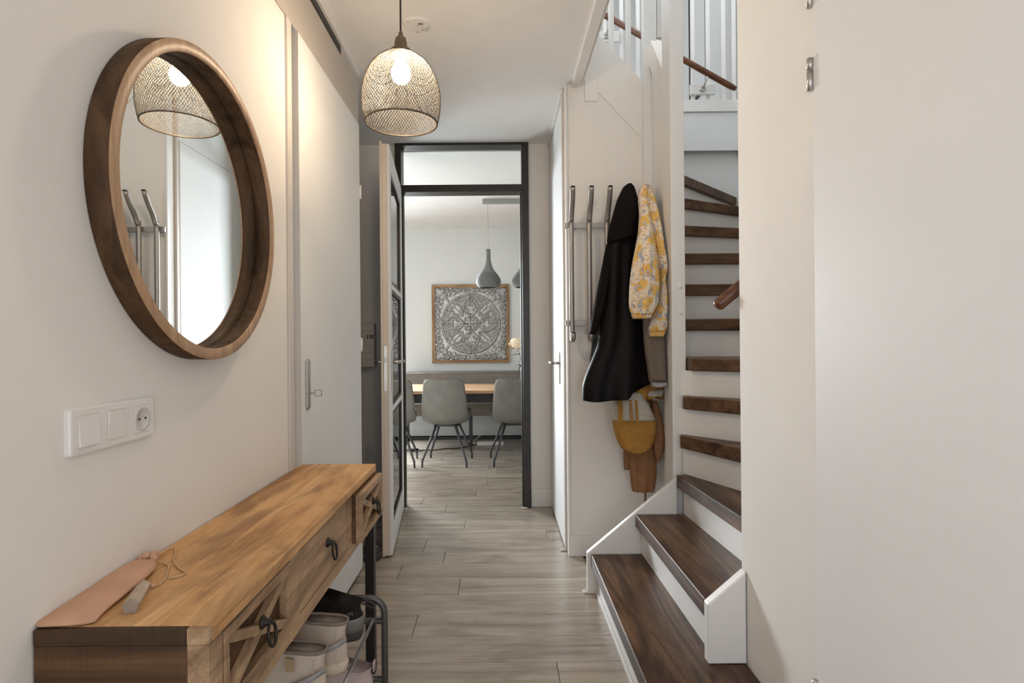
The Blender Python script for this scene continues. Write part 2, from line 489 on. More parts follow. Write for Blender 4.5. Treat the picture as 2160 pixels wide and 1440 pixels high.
for n_ in list(nt.nodes):
    nt.nodes.remove(n_)
out = N(nt, 'ShaderNodeOutputMaterial')
mx = N(nt, 'ShaderNodeMixShader')
fr = N(nt, 'ShaderNodeFresnel')
fr.inputs[0].default_value = 1.45
tr = N(nt, 'ShaderNodeBsdfTransparent')
tr.inputs[0].default_value = (.97, .985, .98, 1)
gl = N(nt, 'ShaderNodeBsdfGlossy')
gl.inputs['Roughness'].default_value = .02
nt.links.new(fr.outputs[0], mx.inputs[0])
nt.links.new(tr.outputs[0], mx.inputs[1])
nt.links.new(gl.outputs[0], mx.inputs[2])
nt.links.new(mx.outputs[0], out.inputs[0])
M['glass'] = m
m2 = m.copy()
m2.name = 'tinted_glass'
[n_ for n_ in m2.node_tree.nodes if n_.type == 'BSDF_TRANSPARENT'][0].inputs[0].default_value = (.10, .10, .11, 1)
M['tint'] = m2
obj('fanlight_pane', MB().box(-.70, .163, 4.10, 4.106, 2.32, 2.602), 'glass', t1)
for x in (-.70, .155):
    obj('floor_rosette', MB().box(x - .012, x + .03, FY0 - .03, FY0 - .004, 0, .008), 'frame_beige', t1, bevel=.003)

# ------------------------------------------------------------------ glazed door leaf, opened towards the hall
def leaf_pt(s, t, z):
    # s: 0 hinge .. 1 free edge, t: thickness 0 (right face) .. 1
    h, e = Vector((-.700, 4.06, 0)), Vector((-.607, 3.13, 0))
    d_ = (e - h)
    nrm = Vector((d_.y, -d_.x, 0)).normalized()      # points to -X
    if nrm.x > 0:
        nrm = -nrm
    p = h + d_ * s + nrm * (.040 * t)
    return (p.x, p.y, z)
def leaf_box(mb, s0, s1, z0, z1, t0=0.0, t1_=1.0):
    q = [(s0, t0), (s1, t0), (s1, t1_), (s0, t1_)]
    return mb.add([leaf_pt(s, t, z0) for s, t in q] + [leaf_pt(s, t, z1) for s, t in q],
                  [(0, 3, 2, 1), (4, 5, 6, 7), (0, 1, 5, 4), (1, 2, 6, 5), (2, 3, 7, 6), (3, 0, 4, 7)])
dl = thing('door_1', (-.66, 3.6, 0), 'white glass-paned door standing open at the end of the hall', 'door', kind='structure')
obj('stile', leaf_box(MB(), .89, 1.0, .015, 2.295), 'door', dl, bevel=.002)
obj('stile', leaf_box(MB(), 0.0, .11, .015, 2.295), 'door', dl, bevel=.002)
obj('rail', leaf_box(MB(), .11, .89, .015, .16), 'door', dl, bevel=.002)
obj('rail', leaf_box(MB(), .11, .89, 2.17, 2.295), 'door', dl, bevel=.002)
for zz in (.80, 1.50):
    obj('glazing_bar', leaf_box(MB(), .11, .89, zz, zz + .03, -.02, 1.0), 'door', dl, bevel=.002)
obj('edge_band', leaf_box(MB(), 1.0, 1.004, .015, 2.295, .25, 1.0), 'cream', dl, bevel=.001)
obj('edge_lip', leaf_box(MB(), 1.0, 1.012, .012, 2.308, 1.0, 1.32), 'cream', dl, bevel=.002)
for za, zb in ((.16, .80), (.83, 1.50), (1.53, 2.17)):
    pn = obj('pane', leaf_box(MB(), .115, .885, za, zb, .35, .5), 'tint', dl)
    obj('pane_gasket', leaf_box(leaf_box(leaf_box(leaf_box(MB(), .11, .135, za, zb, .12, .34), .87, .89, za, zb, .12, .34), .135, .87, za, za + .02, .12, .34), .135, .87, zb - .02, zb, .12, .34), 'blackpaint', pn)
lp = obj('lock_plate', leaf_box(MB(), 1.004, 1.007, .925, 1.175, .45, .95), 'steel', dl, bevel=.001)
obj('latch', leaf_box(MB(), 1.007, 1.016, 1.085, 1.115, .52, .86), 'nickel', dl, bevel=.002)
for side, t_ in ((0, 0.0), (1, 1.0)):
    sg = -1 if side == 0 else 1
    bp = obj('handle_plate', leaf_box(MB(), .925, .965, .91, 1.155, t_ + (-.2 if side == 0 else 0), t_ + (0 if side == 0 else .2)), 'nickel', dl, bevel=.003)
    a = Vector(leaf_pt(.945, t_, 1.085))
    o1 = Vector(leaf_pt(.945, t_ + sg * 1.25, 1.085))
    e1 = Vector(leaf_pt(.82, t_ + sg * 1.45, 1.085))
    obj('lever', MB().tube([a, a.lerp(o1, .7), o1.lerp(e1, .06) - (o1 - a) * .08, o1.lerp(e1, .22), e1], .009, 10), 'nickel', dl, smooth=True)

# ------------------------------------------------------------------ toilet door on the right of the hall
wd = thing('door_2', (.40, 3.65, 0), 'closed plain white toilet door on the right of the hall', 'door', kind='structure')
obj('leaf', MB().box(.3615, .40, 3.245, 4.045, .012, 2.362), 'door', wd, bevel=.003)
obj('over_panel', MB().box(.368, .39, 3.215, 4.045, 2.368, 2.592), 'door', wd, bevel=.002)
obj('hinge_jamb', MB().box(.362, .42, 4.046, 4.079, 0, 2.6), 'frame_beige', wd, bevel=.002)
obj('lock_jamb', MB().box(.360, .43, 3.205, 3.232, 0, 2.60), 'frame_beige', wd, bevel=.003)
obj('leaf_edge', MB().box(.3605, .40, 3.238, 3.2445, .012, 2.362), 'cream', wd)
obj('corner_edge', MB().box(.3705, .383, YC - .012, YC + .02, 0, 2.615), 'trim', wd, bevel=.003)
obj('handle_plate', MB().box(.354, .3615, 3.41, 3.452, .935, 1.125), 'nickel', wd, bevel=.003)
obj('lever', MB().tube([(.36, 3.435, 1.06), (.328, 3.437, 1.06), (.315, 3.447, 1.06), (.311, 3.47, 1.06), (.311, 3.56, 1.06)], .0085, 10), 'nickel', wd, smooth=True)
obj('floor_rosette', MB().box(.335, .359, 3.208, 3.232, 0, .008), 'frame_beige', wd, bevel=.003)

# ------------------------------------------------------------------ tall cupboard on the left
cd = thing('door_3', (-.745, 2.5, 0), 'tall flush white cupboard door with a key in its lock plate', 'door', kind='structure')
obj('leaf', MB().box(-.765, -.730, 2.066, 2.962, .02, 2.338), 'door', cd, bevel=.003)
obj('leaf_edge', MB().box(-.764, -.7285, 2.060, 2.0655, .02, 2.338), 'frame_beige', cd)
obj('lock_jamb', MB().box(-.80, -.731, 1.963, 2.005, 0, 2.335), 'frame_beige', cd, bevel=.003)
obj('jamb_stop', MB().box(-.80, -.742, 2.006, 2.022, 0, 2.335), 'trim', cd, bevel=.002)
obj('hinge_jamb', MB().box(-.80, -.742, 2.966, 3.0, 0, 2.60), 'frame_beige', cd, bevel=.003)
obj('latch_plate', MB().box(-.80, -.757, 2.0225, 2.026, .98, 1.12), 'steel', cd)
obj('over_panel', MB().prism([(1.80, 2.336), (2.965, 2.342), (2.965, 2.578), (2.65, 2.578), (2.65, 2.54), (1.80, 2.54)], 'x', -.7385, -.7335), 'panel_grey', cd, bevel=.001)  # darker grey panel above the door, carried over the adjoining wall
vg = obj('vent_slot', MB().box(-.7380, -.7355, 1.80, 2.648, 2.5405, 2.587), 'black', cd)
obj('vent_blade', MB().box(-.7354, -.7335, 1.80, 2.646, 2.560, 2.566), 'gunmetal', vg)
obj('top_gap', MB().box(-.77, -.7445, 2.652, 2.85, 2.579, 2.583), 'black', cd)
obj('plinth', MB().box(-.80, -.745, 2.03, 2.96, 0, .018), 'black', cd)
kp = obj('lock_plate', MB().prism([(2.118 + .019 * math.cos(a) * 1.0 + .012, (1.122 if math.sin(a) >= 0 else .962) + .016 * math.sin(a)) for a in [2 * PI * i / 20 for i in range(20)]], 'x', -.7295, -.722), 'nickel', cd, bevel=.0015)
obj('key', MB().tube([(-.724, 2.131, 1.008), (-.700, 2.131, 1.008)], .0025, 8).box(-.700, -.675, 2.1295, 2.1325, 1.017, 1.020).box(-.700, -.675, 2.1295, 2.1325, .996, .999).box(-.702, -.699, 2.1295, 2.1325, .996, 1.020).box(-.677, -.674, 2.1295, 2.1325, .996, 1.020), 'nickel', kp)
for zz in (.35, 1.15, 1.95):
    obj('hinge', MB().tube([(-.728, 2.966, zz), (-.728, 2.966, zz + .07)], .006, 8), 'trim', cd, smooth=True)

# ------------------------------------------------------------------ right-hand satin door
rd = thing('door_4', (XR, .8, 0), 'broad satin white door at the right edge with steel hinges', 'door', kind='structure')
obj('leaf', MB().box(XR - .0035, XR - .0002, .42, 1.357, .02, 2.35), 'satin', rd, bevel=.001)
for z0, z1 in ((1.795, 1.872), (1.995, 2.07), (.30, .375)):
    h = obj('hinge', MB().tube([(XR - .008, 1.36, z0), (XR - .008, 1.36, z0 + (z1 - z0) * .62)], .0075, 12), 'nickel', rd, smooth=True)
    obj('hinge_cap', MB().tube([(XR - .008, 1.36, z0 + (z1 - z0) * .66), (XR - .008, 1.36, z1)], .0075, 12), 'nickel', h, smooth=True)

# ------------------------------------------------------------------ staircase
st = thing('staircase', (.75, 2.3, 0), 'winding staircase with dark walnut treads and white risers on the right', 'staircase')
ZT = [None, .19, .376, .561, .746, .930, 1.110, 1.300, 1.488, 1.674, 1.859, 2.045, 2.23]
TRD = {
    1: [(.42, 1.42), (.757, 1.42), (.757, 1.755), (.70, 1.755), (.70, 2.664), (.42, 2.664)],
    2: [(.640, 1.788), (.92, 1.795), (.885, 2.664), (.630, 2.664)],
    3: [(.872, 1.795), (1.27, 1.795), (.90, 2.664), (.824, 2.657)],
    4: [(.842, 2.660), (1.22, 1.795), (1.66, 1.795), (.89, 2.690)],
    5: [(.854, 2.655), (1.59, 1.795), (1.745, 1.795), (1.745, 2.12), (.90, 2.695)],
    6: [(.892, 2.64), (1.745, 1.99), (1.745, 2.82), (.892, 2.89)],
    7: [(.892, 2.83), (1.745, 2.77), (1.745, 3.04), (.892, 3.04)],
    8: [(.892, 2.975), (1.745, 2.985), (1.745, 3.19), (.892, 3.18)],
    9: [(.892, 3.122), (1.745, 3.142), (1.745, 3.50), (.892, 3.28)],
    10: [(.892, 3.229), (1.745, 3.442), (1.745, 3.77), (.892, 3.31)],
    11: [(.892, 3.272), (1.745, 3.716), (1.745, 4.12), (1.60, 4.12), (.892, 3.35)],
    12: [(.892, 3.272), (1.735, 4.117), (1.15, 4.117), (.85, 3.35)],
}
for n, poly in TRD.items():
    z = ZT[n]
    obj('tread', MB().prism(poly, 'z', z - .060, z), 'tread' if n <= 3 else 'treadx', st, bevel=.006, bseg=3)
    # white riser below the nosing, set back by 28 mm
    a, b = {1: ((.42, 1.45), (.42, 2.66)), 2: ((.64, 1.79), (.63, 2.66)), 3: ((.872, 1.80), (.83, 2.655))}.get(n, (poly[0], poly[1]))
    a, b = Vector((a[0], a[1], 0)), Vector((b[0], b[1], 0))
    dv = (b - a).normalized()
    nr = Vector((-dv.y, dv.x, 0))
    if nr.dot(Vector((1, .3, 0)) if n <= 3 else (Vector((.3, 1, 0)) if n < 10 else Vector((-.6, 1, 0)))) < 0:
        nr = -nr
    if n >= 4:
        a = a - dv * (.01 if n == 4 else .06)
        b = b - dv * .035
    zl = 0 if n == 1 else ZT[n - 1]
    q = [a + nr * .028, b + nr * .028, b + nr * .042, a + nr * .042]
    obj('riser', MB().prism([(p.x, p.y) for p in q], 'z', zl + .0005, z - .060), 'trim', st)
obj('plinth_strip', MB().box(.4405, .4475, 1.45, 2.66, 0, .022), 'trim', st, bevel=.002)
# strings
obj('string_board', MB().prism([(.403, 0), (.83, 0), (.83, .545), (.403, .192)], 'y', 2.668, 2.698), 'trim', st, bevel=.003)
obj('string_board', MB().prism([(.637, .1905), (.757, .1905), (.757, .476), (.637, .374)], 'y', 1.752, 1.787), 'trim', st, bevel=.004)
obj('floor_rosette', MB().box(.383, .402, 2.665, 2.70, 0, .008), 'frame_beige', st, bevel=.003)
# newel posts
np1 = obj('newel_post', MB().box(.822, .888, 2.700, 2.83, 0, 3.9), 'trim', st, bevel=.003)
for zz in (1.45, 1.325):
    obj('screw_cap', MB().sphere((.862, 2.700, zz), .011, 14, 8, (1, .55, 1)), 'trim', np1, smooth=True)
obj('newel_post', MB().box(.798, .863, 3.090, 3.141, 0, 3.9), 'trim', st, bevel=.003)
obj('inner_panel', MB().prism([(2.855, 0), (3.088, 0), (3.088, 2.74), (2.855, 2.45)], 'x', .842, .866), 'trim', st)
obj('sloping_rail', MB().beam((.855, 2.80, 2.43), (.855, 3.09, 2.78), .058, .105), 'wall', st, bevel=.003)
for x, y, z0 in ((.635, 3.155, 2.80), (.730, 3.155, 2.70), (.892, 3.12, 2.86)):
    obj('baluster', MB().box(x - .014, x + .014, y - .012, y + .012, z0, 3.9), 'trim', st, bevel=.003)
# landing balustrade
bl = thing('landing_balustrade', (1.4, 4.10, 2.92), 'white upright bars fencing the upper landing above the treads', 'balustrade')
for x in (.66, .78, .90, 1.02, 1.16, 1.29, 1.416, 1.526, 1.640, 1.715):
    obj('baluster', MB().box(x - .013, x + .013, 4.09, 4.115, 2.9225, 3.95), 'trim', bl, bevel=.003)
obj('top_rail', MB().box(.5, 1.745, 4.08, 4.125, 3.95, 4.01), 'trim', bl, bevel=.004)
for xa, xb, za in ((1.386, 1.566, 2.96), (.70, .88, 3.345)):
    obj('bracket_block', MB().box(xa, xb, 4.065, 4.0895, za, za + .075), 'trim', bl, bevel=.004)
# upper handrail
uh = thing('handrail', (1.2, 4.0, 3.2), 'dark wooden handrail sloping down along the upper landing bars', 'handrail')
obj('rail', MB().tube([(.60, 4.0, 3.59), (1.65, 4.0, 2.985), (1.685, 4.0, 2.966)], [.021, .021, .015], 14), 'rail', uh, smooth=True)
for x, zb in ((1.47, 2.998), (.78, 3.383)):
    zr = 3.59 - (x - .60) * .5762
    bk = obj('bracket', MB().tube([(x, 4.064, zb), (x + .0, 4.03, zb + .005), (x + .02, 4.0, zr - .03), (x + .02, 4.0, zr - .016)], .006, 8), 'nickel', uh, smooth=True)
    obj('bracket_rose', MB().lathe([(.022, 0), (.022, -.006), (.015, -.009)], (x, 4.0645, zb), 18, 'y'), 'nickel', bk, smooth=True)
# lower handrail on the near wall of the stairwell
lh = thing('handrail', (.75, 1.86, 1.35), 'short rounded end of a dark wooden handrail beside the right wall', 'handrail')
d_ = Vector((.76, 0, .62)).normalized()
p0 = Vector((.722, 1.865, 1.312))
obj('rail', MB().tube([p0 - d_ * .012, p0 - d_ * .008, p0, p0 + d_ * .9], [.006, .015, .0205, .0205], 18), 'rail', lh, smooth=True)
obj('bracket', MB().tube([(1.0, 1.79, 1.46), (1.0, 1.84, 1.46), (1.0, 1.865, 1.52)], .006, 8), 'nickel', lh, smooth=True)
# picture and stair seen far behind the bars
pf = thing('picture_frame', (1.66, 6.19, 3.6), 'tall black picture frame on the landing wall behind the bars', 'picture frame')
mb = MB().box(1.735, 1.749, 4.70, 4.73, 3.30, 4.3).box(1.735, 1.749, 4.73, 5.10, 3.30, 3.33).box(1.735, 1.749, 5.10, 5.13, 3.30, 4.3).box(1.735, 1.749, 4.73, 5.10, 4.27, 4.3)
pf.location = (1.74, 4.9, 3.3)
ABS[pf.name] = Vector((1.74, 4.9, 3.3))
obj('frame', mb, 'black', pf, bevel=.002)
obj('backing', MB().box(1.744, 1.7495, 4.73, 5.10, 3.33, 4.27), 'wall_cool', pf)

# ------------------------------------------------------------------ round mirror
MY, MZ, MR = 1.3675, 1.5255, .365
mi = thing('round_mirror', (XW, MY, MZ), 'round wall mirror in a deep dark walnut frame', 'mirror')
SEG = 128
def mring(prof):
    return MB().loft([[(XW + t, MY + r * math.cos(2 * PI * j / SEG), MZ + r * math.sin(2 * PI * j / SEG)) for j in range(SEG)] for r, t in prof], caps=False)
m, nt, b = nm('mirror_walnut_round')
vv = coords(nt, (1, 1, 1))
gr = noise(nt, coords(nt, (1.0, 1.0, .12)), 16, 4, .6, 1.0)
c_ = ramp(nt, gr, [(.3, lin(60, 43, 30)), (.5, lin(88, 66, 47)), (.7, lin(108, 82, 60))])
fi = noise(nt, coords(nt, (1, 1, .05)), 130, 3, .7)
c_ = mixc(nt, c_, ramp(nt, fi, [(.3, (.5, .46, .44, 1)), (.65, (1, 1, 1, 1))]), .45, 'MULTIPLY')
nt.links.new(c_, b.inputs['Base Color'])
b.inputs['Roughness'].default_value = .6
b.inputs['Specular IOR Level'].default_value = .15
bump(nt, b, fi, .12, .001)
M['walnut_round'] = m
m, nt, b = nm('mirror_ring_wood')
vv = coords(nt, (1, 1, 1))
gr = noise(nt, coords(nt, (1.0, 1.0, .12)), 16, 4, .6, 1.0)
c_ = ramp(nt, gr, [(.3, lin(150, 116, 86)), (.5, lin(184, 148, 114)), (.7, lin(204, 168, 132))])
fi = noise(nt, coords(nt, (1, 1, .05)), 130, 3, .7)
c_ = mixc(nt, c_, ramp(nt, fi, [(.3, (.5, .46, .44, 1)), (.65, (1, 1, 1, 1))]), .45, 'MULTIPLY')
nt.links.new(c_, b.inputs['Base Color'])
b.inputs['Roughness'].default_value = .45
bump(nt, b, fi, .12, .001)
M['ring_wood'] = m
FD = .0505                                   # depth of the frame
obj('outer_band', mring([(.345, .0005), (MR - .002, .0008), (MR - .0005, .003), (MR, FD - .0045), (MR - .004, FD - .004)]), 'walnut_round', mi, smooth=True)
fo = obj('front_ring', mring([(MR - .006, FD - .0042), (MR - .0012, FD - .004), (MR - .0004, FD - .002), (MR - .003, FD), (.3405, FD), (.3388, FD - .0015), (.3386, FD - .004), (.343, FD - .0042)]), 'ring_wood', mi, smooth=True)
md = fo.modifiers.new('es', 'EDGE_SPLIT')
md.split_angle = math.radians(50)
obj('inner_band', mring([(.342, FD - .0042), (.3389, FD - .0045), (.3389, .0062), (.344, .0055)]), 'walnut_round', mi, smooth=True)
m, nt, b = nm('mirror_silver')
b.inputs['Base Color'].default_value = (.93, .95, .94, 1)
b.inputs['Metallic'].default_value = 1
b.inputs['Roughness'].default_value = .012
M['mirror'] = m
obj('glass', MB().lathe([(.3386, .0035), (.3386, .0055)], (XW, MY, MZ), 96, 'x'), 'mirror', mi)

# ------------------------------------------------------------------ switch panel
sp = thing('switch_panel', (XW, 1.04, 1.04), 'white three-gang plate with two rocker switches and a socket', 'light switch')
Y0, Y1, Z0, Z1 = .956, 1.190, 1.006, 1.090
m_ = 'switch'
M['switch'] = plain('switch_plastic', (.80, .775, .745, 1), .3, var=.01)
M['socket_in'] = plain('socket_grey', (.62, .60, .57, 1), .35, var=.02)
def rrect(y0, y1, z0, z1, r, n=5):
    out = []
    for cy, cz, a0 in ((y1 - r, z1 - r, 0), (y0 + r, z1 - r, PI / 2), (y0 + r, z0 + r, PI), (y1 - r, z0 + r, 1.5 * PI)):
        out += [(cy + r * math.cos(a0 + PI / 2 * i / n), cz + r * math.sin(a0 + PI / 2 * i / n)) for i in range(n + 1)]
    return out
def plate(y0, y1, z0, z1, r, levels):
    mb = MB()
    rings = [[(XW + x, y, z) for y, z in rrect(y0 + i, y1 - i, z0 + i, z1 - i, max(r - i * .5, .0015))] for x, i in levels]
    return mb.loft(rings)
obj('plate', plate(Y0, Y1, Z0, Z1, .007, [(0, 0), (.007, .0005), (.0095, .002), (.0105, .005)]), m_, sp)
pw = (Y1 - Y0 - .013) / 3
for i in range(3):
    ya = Y0 + .0065 + i * pw + .0115
    yb = ya + pw - .023
    za, zb = Z0 + .0155, Z1 - .0155
    if i < 2:
        obj('rocker_gap', plate(ya - .0012, yb + .0012, za - .0012, zb + .0012, .002, [(.0104, 0), (.01065, 0)]), 'cream', sp)
        t_ = .0022 if i == 0 else -.0022
        mb = MB().add([(XW + .0106, ya, za), (XW + .0106, yb, za), (XW + .0106, yb, zb), (XW + .0106, ya, zb),
                       (XW + .0135 + t_, ya, za), (XW + .0135 + t_, yb, za), (XW + .0135 - t_, yb, zb), (XW + .0135 - t_, ya, zb)],
                      [(0, 3, 2, 1), (4, 5, 6, 7), (0, 1, 5, 4), (1, 2, 6, 5), (2, 3, 7, 6), (3, 0, 4, 7)])
        obj('rocker', mb, m_, sp, bevel=.0008)
    else:
        obj('rocker_gap', plate(ya - .0012, yb + .0012, za - .0012, zb + .0012, .002, [(.0104, 0), (.01065, 0)]), 'cream', sp)
        so = obj('socket', plate(ya, yb, za, zb, .002, [(.0106, 0), (.0118, 0)]), m_, sp)
        cy, cz = (ya + yb) / 2, (za + zb) / 2
        obj('socket_rim', MB().lathe([(.0235, .0118), (.0235, .0138), (.0205, .0138), (.0195, .0124), (.0, .0121)], (XW, cy, cz), 32, 'x', caps=False), 'socket_in', so, smooth=True)
        for s_ in (-1, 1):
            obj('pin_hole', MB().lathe([(.0027, .0122), (.0027, .0128)], (XW, cy + s_ * .0095, cz), 12, 'x'), 'black', so)

# ------------------------------------------------------------------ console table
ct = thing('console_table', (-.60, 1.48, 0), 'narrow mango wood console table with three drawers against the wall', 'console table')
CX0, CX1, CY0, CY1, CZ = XW + .003, -.460, .885, 2.075, .752
obj('top', MB().box(CX0, CX1, CY0 + .012, CY1, CZ - .026, CZ), 'mango', ct, bevel=.003)
obj('top_end', MB().box(CX0, CX1 - .0365, CY0, CY0 + .0118, CZ - .0258, CZ - .0004), 'mango_end', ct, bevel=.0015)
obj('corner_cap', MB().box(CX1 - .036, CX1 - .0005, CY0, CY0 + .0118, CZ - .0258, CZ - .0004), 'mango_face', ct, bevel=.0015)
obj('end_panel', MB().box(CX0, CX1 - .036, CY0 + .001, CY0 + .03, .545, CZ - .0262), 'mango_end', ct, bevel=.0015)
obj('end_panel', MB().box(CX0, CX1 - .036, CY1 - .03, CY1 - .001, .545, CZ - .0262), 'mango_end', ct, bevel=.0015)
obj('back_panel', MB().box(CX0, CX0 + .018, CY0 + .03, CY1 - .03, .545, CZ - .0262), 'mango', ct)
obj('bottom_board', MB().box(CX0 + .018, CX1 - .036, CY0 + .03, CY1 - .03, .545, .560), 'mango', ct)
for ya, yb in ((CY0 + .001, .930), (1.232, 1.284), (1.703, 1.738), (2.060, CY1 - .001)):
    obj('stile', MB().box(CX1 - .036, CX1 - .001, ya, yb, .545, CZ - .0262), 'mango_face', ct, bevel=.0015)
for ya, yb in ((.930, 1.232), (1.284, 1.703), (1.738, 2.060)):
    obj('apron_rail', MB().box(CX1 - .036, CX1 - .002, ya, yb, .545, .577), 'mango_face', ct, bevel=.0015)
for yy in (CY0 + .02, CY1 - .02):
    for xx in (CX0 + .02, CX1 - .019):
        obj('leg', MB().box(xx - .0165, xx + .0165, yy - .0165, yy + .0165, 0, .5445), 'black', ct, bevel=.002)
    obj('foot_bar', MB().box(CX0 + .037, CX1 - .037, yy - .0145, yy + .0145, .0005, .03), 'black', ct, bevel=.002)
def ring_pull(x, y, z, par):
    ro = obj('pull_rose', MB().lathe([(.0125, 0), (.013, .003), (.010, .006), (.006, .011), (.0075, .015), (.004, .019)], (x, y, z + .014), 12, 'x'), 'iron', par, smooth=True)
    pts = [(x + .017 + .006 * (1 - math.cos(2 * PI * i / 22)) * .5, y + .0165 * math.sin(2 * PI * i / 22), z - .008 + .0225 * math.cos(2 * PI * i / 22)) for i in range(22)]
    obj('ring', MB().tube(pts, .0032, 8, closed=True), 'iron', par, smooth=True)
    return ro
def x_drawer(y0, y1, x):
    z0, z1 = .5785, CZ - .029
    dr = obj('drawer', MB().box(x - .034, x - .019, y0 + .002, y1 - .002, z0, z1), 'mango_end', ct)
    b_ = .020
    for a, c in ((y0 + .002, y0 + b_), (y1 - b_, y1 - .002)):
        obj('drawer_stile', MB().box(x - .0188, x, a, c, z0, z1), 'mango_face', dr, bevel=.0012)
    for a, c in ((z0, z0 + b_), (z1 - b_, z1)):
        obj('drawer_rail', MB().box(x - .0188, x - .0002, y0 + b_, y1 - b_, a, c), 'mango_face', dr, bevel=.0012)
    ia, ib, za, zb = y0 + b_, y1 - b_, z0 + b_, z1 - b_
    for (p, q) in (((ia, za), (ib, zb)), ((ia, zb), (ib, za))):
        dd = Vector((q[0] - p[0], q[1] - p[1])).normalized()
        nn = Vector((-dd.y, dd.x)) * .009
        obj('cross_slat', MB().prism([(p[0] + nn.x, p[1] + nn.y), (p[0] - nn.x, p[1] - nn.y), (q[0] - nn.x, q[1] - nn.y), (q[0] + nn.x, q[1] + nn.y)], 'x', x - .0188, x - .001 - (.0006 if p[1] == za else 0)), 'mango_face', dr, bevel=.001)
    ring_pull(x - .001, (y0 + y1) / 2, (z0 + z1) / 2, dr)
    return dr
x_drawer(.932, 1.230, CX1)
d3 = x_drawer(1.740, 2.058, CX1 + .028)
for a in (1.745, 2.041):
    obj('drawer_side', MB().box(CX1 - .20, CX1 + .028 - .034, a, a + .012, .585, .70), 'mango', d3)
d2 = obj('drawer', MB().box(CX1 - .034, CX1 - .003, 1.287, 1.700, .580, CZ - .030), 'mango_face', ct, bevel=.002)
ring_pull(CX1 - .003, 1.497, .655, d2)

# pouch, cord and prism on the console
M['suede'] = plain('pink_suede', lin(206, 164, 136), .85, var=.08, nscale=18, bscale=300, bstr=.25, spec=.15)
M['suede_cord'] = plain('beige_cord', lin(205, 172, 130), .8, var=.05)
po = thing('drawstring_pouch', (-.70, 1.0, CZ), 'flat pink suede drawstring pouch on the near end of the console', 'pouch')
spine = [(-.694, .893, .004, .044), (-.697, .90, .009, .046), (-.699, .93, .013, .0415), (-.700, .98, .015, .040), (-.703, 1.03, .018, .037), (-.705, 1.075, .020, .035), (-.708, 1.105, .020, .031), (-.711, 1.122, .018, .026), (-.713, 1.132, .015, .018), (-.715, 1.138, .012, .012)]
rings = []
for i, (x, y, h, w_) in enumerate(spine):
    rings.append([(x + w_ * math.copysign(abs(math.cos(a)) ** .7, math.cos(a)), y + (.006 * math.cos(a) if i < 3 else 0), CZ + .0012 + h * (.5 + .5 * math.copysign(abs(math.sin(a)) ** .8, math.sin(a))) * (1 + .08 * math.sin(3 * a + i))) for a in [2 * PI * j / 28 for j in range(28)]])
obj('bag', MB().loft(rings), 'suede', po, smooth=True, sub=1)
mb = MB()
for i in range(7):
    a = i / 7 * 2 * PI
    mb.sphere((-.718 + .011 * math.cos(a), 1.147 + .006 * math.sin(a * 2), CZ + .011 + .008 * math.sin(a)), .0075, 10, 7, (1, 1.5, 1))
obj('ruffle', mb, 'suede', po, smooth=True)
c1 = [(-.716, 1.14, .010), (-.69, 1.146, .004), (-.668, 1.13, .003), (-.655, 1.105, .003), (-.640, 1.075, .003), (-.634, 1.05, .003), (-.640, 1.034, .003)]
c2 = [(-.716, 1.142, .012), (-.716, 1.19, .006), (-.722, 1.22, .003), (-.712, 1.228, .003), (-.692, 1.195, .003), (-.668, 1.150, .003), (-.636, 1.115, .003), (-.615, 1.098, .003), (-.616, 1.082, .003), (-.634, 1.072, .003)]
def smooth_pts(p, n=8):
    out = []
    P = [Vector(q) for q in p]
    for i in range(len(P) - 1):
        a, b_, c, d = P[max(i - 1, 0)], P[i], P[i + 1], P[min(i + 2, len(P) - 1)]
        for k in range(n):
            t = k / n
            out.append(.5 * ((2 * b_) + (c - a) * t + (2 * a - 5 * b_ + 4 * c - d) * t * t + (3 * b_ - a - 3 * c + d) * t ** 3))
    out.append(P[-1])
    return out
for c in (c1, c2):
    obj('cord', MB().tube([(p.x, p.y, CZ + p.z) for p in smooth_pts(c)], .0017, 7), 'suede_cord', po, smooth=True)
obj('cord_knot', MB().sphere((-.640, 1.034, CZ + .005), .0045, 10, 8, (1, 1.3, .9)), 'suede', po, smooth=True)
M['quartz'] = plain('pale_stone', lin(190, 172, 152), .35, var=.15, nscale=60)
M['quartz_dark'] = plain('grey_stone_cut', lin(150, 134, 122), .55, var=.12, nscale=90)
pr = thing('stone_prism', (-.63, .98, CZ), 'small pale five-sided stone prism lying beside the pink pouch', 'ornament')
a0, a1 = Vector((-.618, .938, CZ + .0115)), Vector((-.650, 1.025, CZ + .0115))
ax = (a1 - a0).normalized()
sd = Vector((ax.y, -ax.x, 0))
rg = []
for p, r in ((a0, .0136), (a0 + (a1 - a0) * .45, .0128), (a1, .0112)):
    rg.append([p + sd * (r * math.cos(-PI / 2 + PI / 5 + 2 * PI * j / 5)) + Vector((0, 0, 1)) * (r * math.sin(-PI / 2 + PI / 5 + 2 * PI * j / 5)) + Vector((0, 0, r * .809 - .0112)) for j in range(5)])
obj('shaft', MB().loft(rg), 'quartz', pr, bevel=.0008)
obj('cut_end', MB().loft([[p - ax * .0008 for p in rg[0]], [p + ax * .0001 for p in rg[0]]]), 'quartz_dark', pr)

